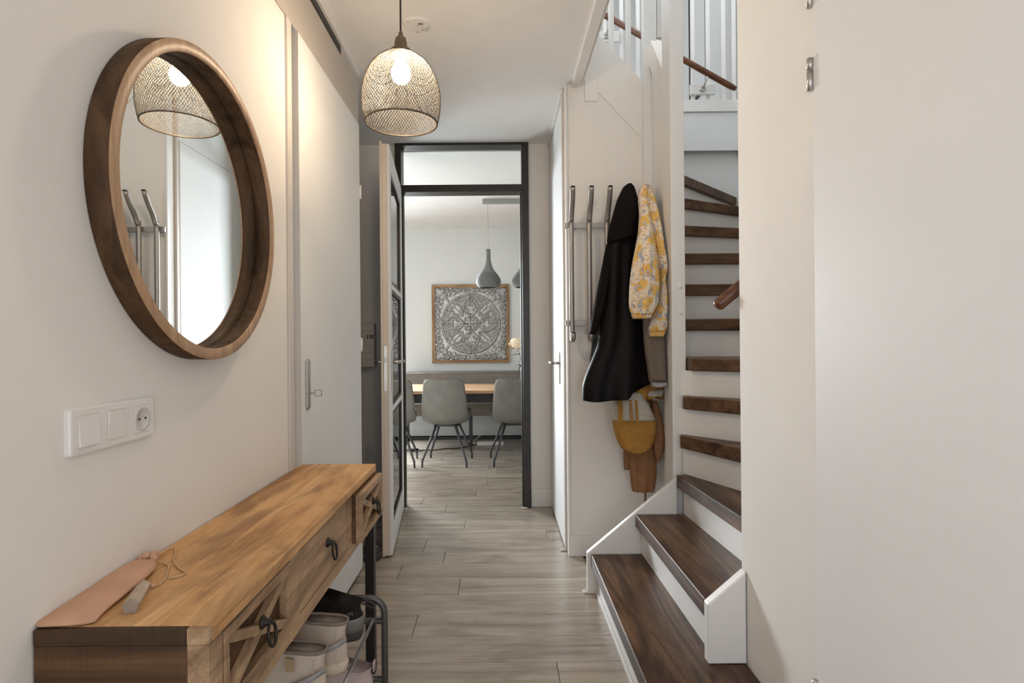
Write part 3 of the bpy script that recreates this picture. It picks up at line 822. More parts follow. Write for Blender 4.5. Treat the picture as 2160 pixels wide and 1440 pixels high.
# ------------------------------------------------------------------ shoe rack
rk = thing('shoe_rack', (-.50, 1.45, 0), 'grey tubular shoe rack pushed under the console', 'shoe rack')
RX0, RX1, RZ = -.700, -.366, .405
for yy in (.98, 1.75):
    pts = [(RX0, yy, .0)] + [(RX0, yy, .2)] + arc((RX0 + .045, RZ - .045), .045, PI, PI / 2, 6, 'xz', yy) + arc((RX1 - .045, RZ - .045), .045, PI / 2, 0, 6, 'xz', yy) + [(RX1, yy, .2), (RX1, yy, 0)]
    obj('end_frame', MB().tube(pts, .0105, 12), 'gunmetal', rk, smooth=True)
    for zz in (.335, .155):
        obj('crossbar', MB().tube([(RX0 + .004, yy, zz), (RX1 - .004, yy, zz)], .0095, 10), 'gunmetal', rk, smooth=True)
for zz in (.335, .155):
    for xx in (-.655, -.53, -.455, -.40):
        obj('shelf_rod', MB().tube([(xx, .985, zz + .004), (xx, 1.745, zz + .004)], .0052, 8), 'steel', rk, smooth=True)

# ------------------------------------------------------------------ shoes (heel to the hall, toe to the wall)
def shoe(name, label, hx, y, z, L, W, hc, mats, rot=0.0, hi=1.0, dip=.004):
    """hx: x of the heel, y: centre line, z: sole bottom; the toe points to -X."""
    t = thing(name, (hx - L / 2, y, z), label, 'shoe', 'shoes on the rack')
    c, s = math.cos(rot), math.sin(rot)
    def W3(p, q, h):                          # p: 0 heel .. L toe, q: across
        x, yy = hx - (p * c - q * s), y + (p * s + q * c)
        return (x, yy, z + h)
    def outline(p0, p1, wh, wt, h, n=36, drop=0.0, dp=0.0):
        pts = []
        for j in range(n):
            a = 2 * PI * j / n
            u = .5 - .5 * math.cos(a)         # 0 heel .. 1 toe
            p = p0 + (p1 - p0) * u
            wd_ = (wh * (1 - u) + wt * u) * (1 - .10 * math.exp(-((u - .42) / .16) ** 2))
            q = wd_ * math.copysign(abs(math.sin(a)) ** .72, math.sin(a))
            pts.append(W3(p, q, h - drop * u - dp * math.sin(PI * min(1, .12 + u * 1.05)) ** 2))
        return pts
    hw = W / 2
    sole = [outline(.004, L - .02, hw * .74, hw * .80, 0), outline(0, L, hw * .80, hw * .98, .008), outline(-.003, L + .003, hw * .82, hw, .022), outline(0, L - .002, hw * .78, hw * .95, .030)]
    so = obj('sole', MB().loft(sole), mats[1], t, smooth=True)
    up = [outline(.001, L - .004, hw * .78, hw * .94, .0295), outline(.0, L - .008, hw * .80, hw * .93, .045), outline(.001, L - .03, hw * .78, hw * .84, .062, drop=.004), outline(.004, L * .74, hw * .72, hw * .62, .080, drop=.002), outline(.006, L * .58, hw * .66, hw * .46, .080 + .25 * (hc - .08), drop=-.008)]
    up += [outline(.004, L * .50, hw * .64, hw * .46, .080 + .65 * (hc - .08), drop=-.012, dp=dip * .6), outline(-.002, L * .47, hw * .66, hw * .52, hc - .004, drop=-.018 * hi, dp=dip), outline(-.001, L * .46, hw * .62, hw * .50, hc, drop=-.018 * hi, dp=dip)]
    upo = obj('upper', MB().loft(up, caps=False), mats[0], t, smooth=True, sub=1)
    obj('lining', MB().loft([outline(-.001, L * .46, hw * .62, hw * .50, hc, drop=-.018 * hi, dp=dip), outline(.006, L * .45, hw * .54, hw * .43, hc - .003, drop=-.018 * hi, dp=dip), outline(.010, L * .46, hw * .52, hw * .42, hc - .03, drop=-.01), outline(.012, L * .6, hw * .55, hw * .5, .040)]), mats[2], upo, smooth=True)
    return t, W3, hw
M['beige_knit'] = plain('beige_knit', lin(196, 182, 168), .85, var=.08, nscale=30, bscale=500, bstr=.4, spec=.15)
M['beige_sole'] = plain('beige_rubber', lin(200, 184, 164), .6, var=.05)
M['grey_lining'] = plain('grey_lining', lin(128, 116, 106), .9, var=.1, nscale=60, bscale=500, bstr=.3)
M['grey_band'] = plain('grey_band', lin(150, 148, 148), .6, var=.15, nscale=80)
M['black_mesh'] = plain('black_mesh', lin(38, 33, 31), .75, var=.2, nscale=90, bscale=600, bstr=.4, spec=.2)
M['black_sole'] = plain('dark_rubber', lin(62, 57, 54), .7, var=.1)
M['pink_knit'] = plain('pink_knit', lin(190, 172, 168), .85, var=.08, nscale=30, bscale=500, bstr=.4, spec=.15)
M['mauve'] = plain('mauve_lining', lin(142, 122, 122), .9, var=.1)
M['tan'] = plain('tan_tab', lin(168, 146, 112), .7, var=.08)
M['reflect'] = plain('pale_print', lin(120, 116, 112), .6, var=.05)

bs, W3, hw = shoe('trail_shoe', 'black trail running shoe with a heel loop, farthest on the rack', -.405, 1.632, .346, .28, .100, .112, ('black_mesh', 'black_sole', 'black_mesh'), hi=1.6, dip=.028)
obj('heel_loop', MB().tube(smooth_pts([W3(-.001, .004, .100), W3(-.018, .010, .098), W3(-.034, .008, .084), W3(-.030, -.004, .086), W3(-.014, -.006, .096), W3(.0, -.004, .100)], 5), .0022, 7), 'black', bs, smooth=True)
obj('heel_counter', MB().loft([[W3(.052 * (1 - math.sin(PI * i / 12)) - .005, -.0415 * math.cos(PI * i / 12), h) for i in range(13)] + [W3(.052 * (1 - math.sin(PI * i / 12)) - .001, -.038 * math.cos(PI * i / 12), h) for i in range(12, -1, -1)] for h in (.030, .058, .066)]), 'reflect', bs, smooth=True)
tx = bpy.data.curves.new('lettering', 'FONT')
tx.body = 'SALOMON'
tx.size, tx.extrude, tx.align_x = .014, .0004, 'CENTER'
to = bpy.data.objects.new('lettering_src', tx)
COL.objects.link(to)
dg = bpy.context.evaluated_depsgraph_get()
tm = bpy.data.meshes.new_from_object(to.evaluated_get(dg))
bpy.data.objects.remove(to, do_unlink=True)
lt = bpy.data.objects.new('lettering', tm)
COL.objects.link(lt)
tm.materials.append(M['reflect'])
lt.parent = bs
lp_ = Vector(W3(.048, -.0402, .074)) - ABS[bs.name]
lt.location = lp_
lt.rotation_euler = (math.radians(90), math.radians(-16), math.radians(4))

for nm_, lab, hx, y, z in (('high_sneaker', 'beige knit high-top sneaker next to the black shoe', -.405, 1.470, .346), ('high_sneaker', 'beige knit high-top sneaker with a tan tab, nearest on the rack', -.418, 1.335, .346)):
    t_, W3, hw = shoe(nm_, lab, hx, y, z, .275, .100, .128, ('beige_knit', 'beige_sole', 'grey_lining'), hi=.6)
    # collar binding
    def cring(h, r0, grow):
        pts = []
        for j in range(32):
            a = 2 * PI * j / 32
            u = .5 - .5 * math.cos(a)
            wd_ = (hw * .62 * (1 - u) + hw * .50 * u) * (1 - .10 * math.exp(-((u - .42) / .16) ** 2))
            pts.append(W3(-.001 + (.275 * .46 + .001) * u, (wd_ + grow) * math.copysign(abs(math.sin(a)) ** .72, math.sin(a)), h + .018 * .6 * u))
        return pts
    obj('collar_binding', MB().tube(cring(.128, 0, .0), .0042, 8, closed=True), 'grey_lining', t_, smooth=True)
    # diagonal grey band on the side facing the viewer
    mb = MB()
    band = []
    for i in range(9):
        u = i / 8
        p = -.004 + .13 * u
        h = .092 - .045 * u
        q = -(hw * (.30 + .42 * min(1, u * 5)) + .006 + .006 * u)
        band.append((p, q, h))
    P_ = [[W3(p, q - .001, h + .006), W3(p, q - .001, h - .006)] for p, q, h in band]
    mb.grid(P_)
    obj('side_band', mb, 'grey_band', t_, smooth=True, solid=.003)
    obj('heel_seam', MB().tube(smooth_pts([W3(.016, -hw * .62, .122), W3(.020, -hw * .70, .09), W3(.018, -hw * .80, .05), W3(.012, -hw * .80, .032)], 4), .0016, 6), 'beige_sole', t_, smooth=True)
    if 'tan' in lab:
        obj('side_tab', MB().grid([[W3(.062 + .02 * i, -hw * .60 - .008 + .002 * i, .126 - .030 * j + .002 * i) for i in range(2)] for j in range(2)]), 'tan', t_, solid=.003)
    for k in range(4):
        p = .135 + .018 * k
        obj('lace', MB().tube(smooth_pts([W3(p, -hw * .55, .082 - .006 * k), W3(p + .004, 0, .098 - .008 * k), W3(p, hw * .55, .082 - .006 * k)], 4), .0028, 6), 'beige_knit', t_, smooth=True)
for lab, hx, y in (('pale pink low sneaker on the lower shelf of the rack', -.375, 1.625), ):
    t_, W3, hw = shoe('low_sneaker', lab, hx, y, .167, .27, .096, .104, ('pink_knit', 'beige_sole', 'mauve'), hi=1.2, dip=.018)
    obj('heel_tab', MB().loft([[W3(-.004 + .003 * math.cos(a), .012 * math.sin(a), .088 + h) for a in [2 * PI * j / 10 for j in range(10)]] for h in (0, .018, .026)]), 'pink_knit', t_, smooth=True)

# ------------------------------------------------------------------ hall pendant lamp
LX, LY = -.343, 2.0
pl = thing('pendant_lamp', (LX, LY, ZC), 'wire mesh dome pendant lamp with a wooden cap, lit over the hall', 'pendant lamp')
M['lampwood'] = wood('lamp_cap_wood', lin(88, 72, 54), lin(116, 98, 76), lin(136, 116, 92), 'Z', 2.0, .55, .3, .3)
M['wire'] = plain('brass_wire', (.11, .096, .078, 1), .5, metal=.2, var=.1)
M['bronze'] = plain('bronze_rim', (.10, .07, .045, 1), .45, metal=.5, var=.1)
M['cable'] = plain('brown_cable', (.045, .034, .026, 1), .7, var=.1)
obj('ceiling_rose', MB().lathe([(.05, 0), (.05, -.018), (.02, -.026), (.006, -.03)], (LX, LY, ZC), 28), 'bronze', pl, smooth=True)
obj('cable', MB().tube([(LX, LY, ZC - .02), (LX, LY, 2.27)], .0034, 8), 'cable', pl, smooth=True)
zc = 2.212
obj('cap', MB().lathe([(.004, .086), (.0075, .080), (.0095, .066), (.0125, .0655), (.0185, .060), (.0195, .050), (.022, .046), (.022, .026), (.026, .0225), (.036, .018), (.043, .008), (.045, 0), (.040, -.003)], (LX, LY, zc), 32), 'lampwood', pl, smooth=True)
def shade_r(t):          # t 0 top .. 1 rim -> (radius, z)
    P = [(.044, 0), (.070, -.010), (.098, -.034), (.118, -.066), (.132, -.105), (.1385, -.145), (.1375, -.185), (.131, -.225), (.126, -.240)]
    f = t * (len(P) - 1)
    i = min(int(f), len(P) - 2)
    a, b_ = P[i], P[i + 1]
    k = f - i
    pa, pd = P[max(i - 1, 0)], P[min(i + 2, len(P) - 1)]
    def cr(n):
        return .5 * (2 * a[n] + (b_[n] - pa[n]) * k + (2 * pa[n] - 5 * a[n] + 4 * b_[n] - pd[n]) * k * k + (3 * a[n] - pa[n] - 3 * b_[n] + pd[n]) * k ** 3)
    return cr(0), cr(1)
# expanded-metal mesh: crossing helical wires, thin strips with thickness
mb = MB()
NW, NS = 84, 40
wr = .00085
for sgn in (1, -1):
    for i in range(NW):
        pts = []
        for j in range(NS + 1):
            t = j / NS
            r, zz = shade_r(t)
            a = 2 * PI * (i / NW + sgn * t * 20 / NW)
            pts.append((LX + r * math.cos(a), LY + r * math.sin(a), zc + zz))
        mb.tube(pts, wr, 3, caps=False)
sh = obj('shade_mesh', mb, 'wire', pl, smooth=True)
sh['kind'] = 'stuff'
rr, rz = shade_r(1.0)
obj('rim', MB().tube([(LX + rr * math.cos(2 * PI * i / 64), LY + rr * math.sin(2 * PI * i / 64), zc + rz) for i in range(64)], .0026, 8, closed=True), 'bronze', pl, smooth=True)
M['bulb'] = emit('bulb_glow', (1.0, .77, .53, 1), LAMP)
obj('bulb', MB().lathe([(.012, -.004), (.014, -.018), (.022, -.030), (.031, -.048), (.0345, -.064), (.031, -.082), (.020, -.094), (.006, -.099)], (LX, LY, zc), 24), 'bulb', pl, smooth=True)

# smoke detector base on the ceiling
sd_ = thing('smoke_detector', (-.360, 2.53, ZC), 'empty round white smoke detector base on the ceiling', 'smoke detector')
obj('base', MB().lathe([(.064, 0), (.064, -.006), (.058, -.010), (.0, -.010)], (-.360, 2.53, ZC), 40), 'trim', sd_, smooth=False)
mbx = [(.018, -.020, .022, .012), (-.035, -.036, .006, .003), (.02, .03, .010, .005), (-.005, .045, .008, .004), (.035, .035, .006, .004), (-.002, -.008, .006, .003), (.004, .004, .004, .004)]
for x, y, w_, h_ in mbx:
    obj('contact_slot', MB().box(-.360 + x - w_ / 2, -.360 + x + w_ / 2, 2.53 + y - h_ / 2, 2.53 + y + h_ / 2, ZC - .0112, ZC - .0098), 'grey_lining', sd_)
obj('terminal', MB().box(-.360 + .022, -.360 + .05, 2.53 - .005, 2.53 + .02, ZC - .017, ZC - .0098), 'socket_in', sd_, bevel=.001)

# ------------------------------------------------------------------ coat rack
cr_ = thing('coat_rack', (.58, 3.1, 1.6), 'steel wall coat rack with five long upright hooks', 'coat rack')
M['nickel_matt'] = plain('matt_nickel', (.40, .375, .345, 1), .48, metal=.8, var=.05)
for za, zb in ((1.809, 1.839), (1.277, 1.307)):
    obj('cross_rail', MB().box(.357, .83, 3.082, 3.094, za, zb), 'nickel_matt', cr_, bevel=.002)
    obj('stand_off', MB().box(.40, .43, 3.094, YC - .0005, za + .005, zb - .005), 'nickel_matt', cr_)
for x in (.391, .489, .587, .685, .783):
    pts = [(x - .004, 2.952, 2.0), (x - .001, 2.99, 1.945), (x, 3.035, 1.888)] + [(x, 3.062 - .010 * math.cos(a) - .0, 1.862 - .02 * math.sin(a)) for a in (.6, 1.1)] + [(x, 3.066, 1.82), (x, 3.066, 1.30)]
    pts += [(x, 3.066 - .025 + .025 * math.cos(a), 1.222 - .025 * math.sin(a)) for a in [PI * i / 8 for i in range(9)]] + [(x, 3.016, 1.238)]
    hk = obj('hook', MB().tube(smooth_pts(pts, 3), .0135, 12, ry=.75), 'nickel_matt', cr_, smooth=True)
    obj('end_cap', MB().lathe([(.0125, 0), (.0125, .003), (.009, .005)], (x - .004, 2.950, 1.999), 14), 'black', hk, smooth=True)
    obj('end_cap', MB().lathe([(.0125, 0), (.0125, .003), (.009, .005)], (x, 3.016, 1.237), 14), 'black', hk, smooth=True)

# ------------------------------------------------------------------ garments
M['blackcloth'] = plain('black_cloth', (.0075, .0055, .005, 1), .8, var=.25, nscale=25, bscale=400, bstr=.3, spec=.10)
M['blackshiny'] = plain('black_coated_cloth', (.0045, .0034, .0034, 1), .5, var=.25, nscale=25, bscale=30, bstr=.12, spec=.13)
M['greycloth'] = plain('grey_tweed', lin(112, 100, 90), .9, var=.2, nscale=140, bscale=500, bstr=.4, spec=.1)
M['ochre'] = plain('ochre_canvas', lin(164, 120, 60), .85, var=.12, nscale=30, bscale=450, bstr=.4, spec=.1)
M['canvas'] = plain('pale_canvas', lin(186, 178, 164), .85, var=.10, nscale=40, bscale=450, bstr=.4, spec=.1)
M['brown'] = plain('brown_wool', lin(140, 102, 72), .9, var=.10, nscale=25, bscale=450, bstr=.4, spec=.1)
M['teal'] = plain('dark_teal_cloth', lin(66, 72, 74), .85, var=.10)
# flowered cotton
m, nt, b = nm('flowered_cotton')
v = coords(nt, (1, 1, 1))
v1 = N(nt, 'ShaderNodeTexVoronoi')
v1.inputs['Scale'].default_value = 15
wq = N(nt, 'ShaderNodeTexNoise')
wq.inputs['Scale'].default_value = 26
nt.links.new(v, wq.inputs['Vector'])
wv = N(nt, 'ShaderNodeMix', data_type='VECTOR')
wv.inputs[0].default_value = .06
nt.links.new(v, wv.inputs[4])
nt.links.new(wq.outputs['Color'], wv.inputs[5])
nt.links.new(wv.outputs[1], v1.inputs['Vector'])
c_ = ramp(nt, v1.outputs['Distance'], [(.47, lin(226, 182, 104)), (.50, lin(224, 208, 184))])
n2 = noise(nt, coords(nt, (1.0, 1.0, .6)), 42, 2, .5)
c_ = mixc(nt, c_, lin(168, 172, 178), ramp(nt, n2, [(.585, (0, 0, 0, 1)), (.60, (1, 1, 1, 1))]))
n3 = noise(nt, v, 95, 2, .5)
c_ = mixc(nt, c_, lin(198, 136, 72), ramp(nt, n3, [(.60, (0, 0, 0, 1)), (.63, (1, 1, 1, 1))]))
nt.links.new(c_, b.inputs['Base Color'])
b.inputs['Roughness'].default_value = .85
b.inputs['Specular IOR Level'].default_value = .15
bump(nt, b, noise(nt, v, 60, 3), .35, .002)
M['floral'] = m

def garment(name, prof, yc, dep, mat, parent, nf=5, amp=.012, seed=1, n=64, steps=5, pinch=.25, hem=0.0, shear=0.0, cap=True, step=False):
    """cloth tube lofted through (z, x_left, x_right, y) stations; folds deepen towards the hem"""
    rnd = random.Random(seed)
    ph = [rnd.uniform(0, 2 * PI) for _ in range(6)]
    st_ = []
    P = [Vector(p if len(p) == 4 else (p[0], p[1], p[2], yc)) for p in prof]
    for i in range(len(P) - 1):
        for k in range(steps):
            t = k / steps
            st_.append(P[i].lerp(P[i + 1], t))
    st_.append(P[-1])
    # light smoothing of the outline
    for _ in range(2):
        st_ = [st_[0]] + [(st_[i - 1] + st_[i] * 2 + st_[i + 1]) / 4 for i in range(1, len(st_) - 1)] + [st_[-1]]
    rings = []
    m_ = len(st_)
    z_top, z_bot = st_[0].x, st_[-1].x
    for i, s_ in enumerate(st_):
        z, xl, xr, yo = s_
        q = (z_top - z) / max(1e-6, z_top - z_bot)
        xc, hw_ = (xl + xr) / 2, (xr - xl) / 2
        a_ = amp * (pinch + (1 - pinch) * q) * min(1, hw_ / .04)
        dd = dep * (.45 + .55 * min(1, q * 2.2 + .15)) if i not in (0, m_ - 1) else dep * .35
        ring = []
        for j in range(n):
            a = 2 * PI * j / n
            ca, sa = math.cos(a), math.sin(a)
            x = xc + hw_ * ca
            u = ca
            rip = math.sin(nf * u * 2.2 + ph[0] + 1.6 * q) * .55 + math.sin(nf * 1.7 * u + ph[1] - 2.3 * q) * .3 + math.sin(nf * 3.1 * u + ph[2] + q) * .15
            y = yo + dd * .5 * math.copysign(abs(sa) ** .8, sa) + a_ * rip * abs(sa) * (1 if sa < 0 else .3)
            zz = z + hem * q ** 6 * math.sin(2.2 * u * 2 + ph[3]) + shear * (max(0, min(1, (u - .25) / .35)) if step else u) * q ** 4
            ring.append((x, y, zz))
        rings.append(ring)
    return obj(name, MB().loft(rings, caps=cap), mat, parent, smooth=True)

g = thing('black_coat', (.60, 2.9, .89), 'long black hooded coat hanging from the fourth hook', 'coat', 'clothes on the coat rack')
garment('body', [(1.79, .614, .714, 2.96), (1.76, .588, .724, 2.955), (1.685, .564, .718, 2.95), (1.585, .554, .712, 2.94), (1.485, .546, .711, 2.93), (1.386, .534, .715, 2.92), (1.287, .515, .741, 2.90), (1.171, .496, .742, 2.88), (1.091, .46, .748, 2.86), (1.022, .429, .755, 2.85), (.97, .411, .756, 2.84), (.912, .409, .753, 2.835), (.894, .412, .748, 2.835)], 0, .13, 'blackshiny', g, nf=2.6, amp=.030, seed=4, hem=.006, shear=.085, pinch=.1, step=True)
garment('hood', [(2.008, .668, .690), (1.994, .648, .704), (1.97, .636, .713), (1.933, .618, .722), (1.858, .595, .736), (1.784, .572, .741), (1.735, .562, .738), (1.717, .566, .733)], 2.945, .13, 'blackcloth', g, nf=2.2, amp=.012, seed=9, shear=.02)
garment('sleeve', [(1.698, .559, .596, 2.95), (1.585, .534, .583, 2.94), (1.485, .51, .566, 2.92), (1.386, .488, .547, 2.91), (1.288, .466, .515, 2.90), (1.228, .456, .492, 2.90)], 0, .075, 'blackcloth', g, nf=2, amp=.007, seed=3)
obj('zip_tab', MB().box(.6755, .6805, 2.868, 2.874, 1.572, 1.594), 'steel', g)
for zz in (1.525, 1.495, 1.47, 1.44):
    obj('snap', MB().sphere((.681, 2.866, zz), .0022, 8, 6), 'steel', g, smooth=True)
obj('hem_drawcord', MB().tube([(.592, 2.79, .880), (.602, 2.785, .886), (.655, 2.785, .890), (.655, 2.79, .882)], .0014, 6), 'canvas', g, smooth=True)

g = thing('floral_jacket', (.74, 2.75, 1.3), 'yellow and cream flowered jacket hanging from the last hook', 'jacket', 'clothes on the coat rack')
garment('sleeve', [(2.004, .750, .760, 2.935), (2.0, .743, .765, 2.93), (1.99, .735, .770, 2.93), (1.968, .725, .769, 2.92), (1.917, .712, .763, 2.89), (1.833, .707, .759, 2.84), (1.726, .686, .756, 2.78), (1.649, .662, .756, 2.74), (1.554, .638, .764, 2.72), (1.462, .624, .767, 2.71), (1.372, .620, .759, 2.71), (1.336, .625, .741, 2.71), (1.317, .634, .729, 2.71)], 0, .10, 'floral', g, nf=3, amp=.011, seed=12)
garment('cuff', [(1.324, .629, .732), (1.310, .634, .727), (1.298, .640, .720)], 2.71, .095, 'floral', g, nf=11, amp=.010, seed=5, pinch=1)
garment('body', [(2.006, .758, .785, 2.95), (1.988, .750, .794, 2.94), (1.964, .750, .801, 2.93), (1.889, .748, .804, 2.88), (1.78, .746, .808, 2.82), (1.653, .751, .811, 2.775), (1.582, .76, .8185, 2.76), (1.554, .767, .8185, 2.755), (1.531, .775, .8185, 2.76), (1.502, .777, .812, 2.77), (1.389, .779, .812, 2.78), (1.375, .784, .805, 2.78)], 0, .075, 'floral', g, nf=3, amp=.010, seed=22)
garment('sleeve', [(1.518, .795, .817, 2.80), (1.468, .786, .818, 2.77), (1.374, .773, .8185, 2.76), (1.304, .740, .8185, 2.76), (1.258, .724, .8175, 2.76), (1.235, .723, .807, 2.76)], 0, .07, 'floral', g, nf=3, amp=.010, seed=31)
garment('cuff', [(1.242, .723, .809), (1.228, .726, .804), (1.212, .732, .795)], 2.76, .07, 'floral', g, nf=11, amp=.008, seed=6, pinch=1)

g = thing('tweed_coat', (.77, 2.78, .97), 'grey brown tweed coat behind the flowered jacket', 'coat', 'clothes on the coat rack')
garment('body', [(1.75, .77, .80, 2.90), (1.573, .765, .815, 2.88), (1.425, .729, .8185, 2.84), (1.282, .711, .8185, 2.81), (1.143, .715, .8185, 2.795), (1.049, .727, .8185, 2.79), (.988, .734, .8185, 2.785)], 0, .08, 'greycloth', g, nf=2.2, amp=.008, seed=14)
garment('hem_fold', [(.990, .738, .8185), (.976, .742, .8185), (.965, .744, .802)], 2.775, .08, 'grey_band', g, nf=2, amp=.004, seed=15)

g = thing('ochre_raincoat', (.77, 2.92, .89), 'ochre raincoat with pale lining, its hem showing under the black coat', 'coat', 'clothes on the coat rack')
garment('outer', [(1.065, .717, .815, 2.95), (.992, .695, .822, 2.94), (.956, .684, .844, 2.93), (.929, .684, .850, 2.93), (.904, .691, .848, 2.93), (.897, .701, .843, 2.93)], 0, .09, 'ochre', g, nf=2.6, amp=.014, seed=41, hem=.008, shear=-.006)
garment('lining', [(.94, .718, .840), (.917, .726, .835), (.907, .738, .825)], 2.895, .05, 'canvas', g, nf=2, amp=.006, seed=42)
garment('hem_fold', [(.96, .675, .765), (.935, .680, .764), (.899, .691, .747), (.879, .699, .737)], 2.89, .05, 'ochre', g, nf=2, amp=.008, seed=43)

g = thing('canvas_bag', (.68, 2.88, .63), 'two-tone canvas bag, pale above and ochre below, under the black coat', 'bag', 'clothes on the coat rack')
garment('canvas_top', [(.93, .60, .72), (.899, .585, .735), (.875, .570, .752), (.827, .567, .775), (.783, .572, .790)], 2.885, .10, 'canvas', g, nf=1.6, amp=.008, seed=51)
garment('canvas_base', [(.798, .574, .786), (.790, .568, .791), (.756, .573, .792), (.719, .582, .788), (.683, .594, .779), (.655, .606, .767), (.640, .620, .752), (.629, .640, .730), (.626, .655, .712)], 2.882, .115, 'ochre', g, nf=1.4, amp=.010, seed=52, steps=3)
for x0, x1 in ((.590, .594), (.602, .608), (.655, .652), (.682, .681)):
    obj('strap', MB().grid([[(x0 + (x1 - x0) * k / 4 + s_, 2.818 + .022 * (k / 4) ** 2, .785 + .11 * k / 4) for s_ in (-.006, .006)] for k in range(5)]), 'ochre', g, solid=.003)
obj('stud', MB().sphere((.752, 2.824, .728), .004, 10, 8), 'steel', g, smooth=True)

g = thing('brown_coat', (.74, 2.97, .40), 'brown wool coat hanging lowest, below the canvas bag', 'coat', 'clothes on the coat rack')
garment('body', [(.90, .70, .81, 3.02), (.735, .689, .810, 3.0), (.627, .671, .811, 2.97), (.518, .673, .814, 2.96), (.468, .677, .811, 2.96), (.418, .682, .801, 2.96), (.404, .689, .796, 2.96)], 0, .085, 'brown', g, nf=3, amp=.016, seed=61)
garment('flap', [(.66, .658, .713), (.585, .652, .708), (.522, .654, .704), (.506, .656, .702)], 3.01, .05, 'brown', g, nf=2, amp=.006, seed=62)
garment('sleeve', [(.877, .795, .818, 2.96), (.745, .786, .845, 2.93), (.685, .785, .849, 2.92), (.637, .787, .846, 2.92), (.599, .794, .831, 2.92), (.568, .801, .816, 2.92)], 0, .06, 'brown', g, nf=2.4, amp=.010, seed=63)
obj('belt_end', MB().box(.765, .776, 3.02, 3.024, .32, .41), 'brown', g)

g = thing('teal_scarf', (.53, 3.08, 1.1), 'dark teal scarf end peeking out left of the black coat', 'scarf', 'clothes on the coat rack')
garment('cloth', [(1.34, .530, .58), (1.26, .505, .58), (1.16, .500, .58), (1.10, .490, .57), (1.075, .490, .56)], 3.085, .035, 'teal', g, nf=2, amp=.006, seed=71)

# ------------------------------------------------------------------ wall box and doorstop left of the glass door
wb = thing('wall_box', (-1.0, YB, 1.17), 'cream wall cabinet with a grid-lined front behind the cupboard door', 'cabinet')
obj('body', MB().box(-1.16, -.893, YB - .07, YB - .0005, 1.018, 1.328), 'cream', wb, bevel=.003)
M['paper'] = plain('cream_card', (.84, .78, .68, 1), .7, var=.03)
for i in range(3):
    for j in range(6):
        xa = -1.155 + i * .087
        za = 1.024 + j * .0505
        obj('front_panel', MB().box(xa, xa + .084, YB - .0735, YB - .0702, za, za + .0475), 'paper', wb, bevel=.001)
for x in (-.945, -.925, -.910):
    obj('hook_tag', MB().box(x, x + .010, YB - .078, YB - .0737, 1.22, 1.25), 'grey_lining', wb, bevel=.001)
ds = thing('door_stop', (-.715, 3.11, 0), 'small dark banded round door stop on the floor beside the console leg', 'door stop')
M['darkgrey'] = plain('dark_rubber_band', (.03, .03, .032, 1), .5, var=.1)
obj('body', MB().lathe([(.040, .0), (.043, .004), (.043, .03), (.041, .045), (.043, .06), (.036, .083), (.02, .088)], (-.715, 3.11, 0), 28), 'gunmetal', ds, smooth=True)
for zz in (.006, .045, .070):
    obj('rubber_band', MB().tube([(-.715 + .043 * math.cos(2 * PI * i / 28), 3.11 + .043 * math.sin(2 * PI * i / 28), zz) for i in range(28)], .0055, 8, closed=True), 'darkgrey', ds, smooth=True)

# ------------------------------------------------------------------ dining room
M['leather'] = plain('taupe_leather', lin(110, 107, 100), .55, var=.14, nscale=9, bscale=250, bstr=.15, spec=.35)
M['leather_dark'] = plain('brown_grey_leather', lin(128, 120, 112), .5, var=.12, nscale=10, bscale=250, bstr=.15, spec=.35)
M['leg_metal'] = plain('anthracite_metal', (.045, .045, .050, 1), .45, metal=.3, var=.1)
# chair: origin on the floor under its centre, back towards -Y (towards the hall)
ch = thing('dining_chair', (0, 0, 0), 'taupe leather shell chair in the middle of the doorway', 'chair', 'shell chairs at the dining table')
prof_ = [(.235, .462), (.20, .468), (.10, .450), (0, .425), (-.10, .405), (-.165, .402), (-.208, .440), (-.228, .54), (-.238, .65), (-.250, .74), (-.258, .80), (-.262, .838)]
wid = [.17, .205, .222, .226, .224, .220, .222, .222, .214, .204, .196, .178]
P_ = []
NN = 15
for i, ((y, z), w_) in enumerate(zip(prof_, wid)):
    row = []
    f = i / (len(prof_) - 1)
    for j in range(NN):
        u = -1 + 2 * j / (NN - 1)
        e = abs(u) ** 2.2
        if f < .42:
            dz, dy = .045 * e, 0
        elif f < .65:
            dz, dy = .03 * e, .05 * e
        else:
            dz, dy = 0, .045 * e
        top = 0
        if i == len(prof_) - 1:
            top = -.012 * math.cos(u * PI * .5) ** 2 - .012 * abs(u) ** 6
        row.append((w_ * u * (1 - .02 * e), y + dy, z + dz + top))
    P_.append(row)
obj('shell', MB().grid(P_), 'leather', ch, smooth=True, solid=.024, off=0, sub=2)
edge = [Vector(P_[i][0]) for i in range(len(P_))] + [Vector(p) for p in P_[-1][1:-1]] + [Vector(P_[i][-1]) for i in range(len(P_) - 1, -1, -1)]
obj('piping', MB().tube(smooth_pts(edge, 2), .0045, 6), 'leather', ch, smooth=True)
obj('under_plate', MB().box(-.12, .12, -.11, .14, .372, .386), 'leg_metal', ch)
for sx in (-1, 1):
    for y0, y1 in ((-.11, -.215), (.10, .215)):
        obj('leg', MB().tube([(sx * .095, y0, .380), (sx * .205, y1 - (.0), .075), (sx * .212, y1, .055), (sx * .213, y1, 0)], [.013, .0105, .010, .009], 10), 'leg_metal', ch, smooth=True)
ch.location = (-.525, 5.575, 0)
ch.rotation_euler = (0, 0, math.radians(-4))
copy_tree(ch, (-1.055, 5.555, 0), math.radians(5), 'taupe leather shell chair half hidden behind the glass door')
copy_tree(ch, (.125, 5.60, 0), math.radians(5), 'taupe leather shell chair cut off by the right door post')

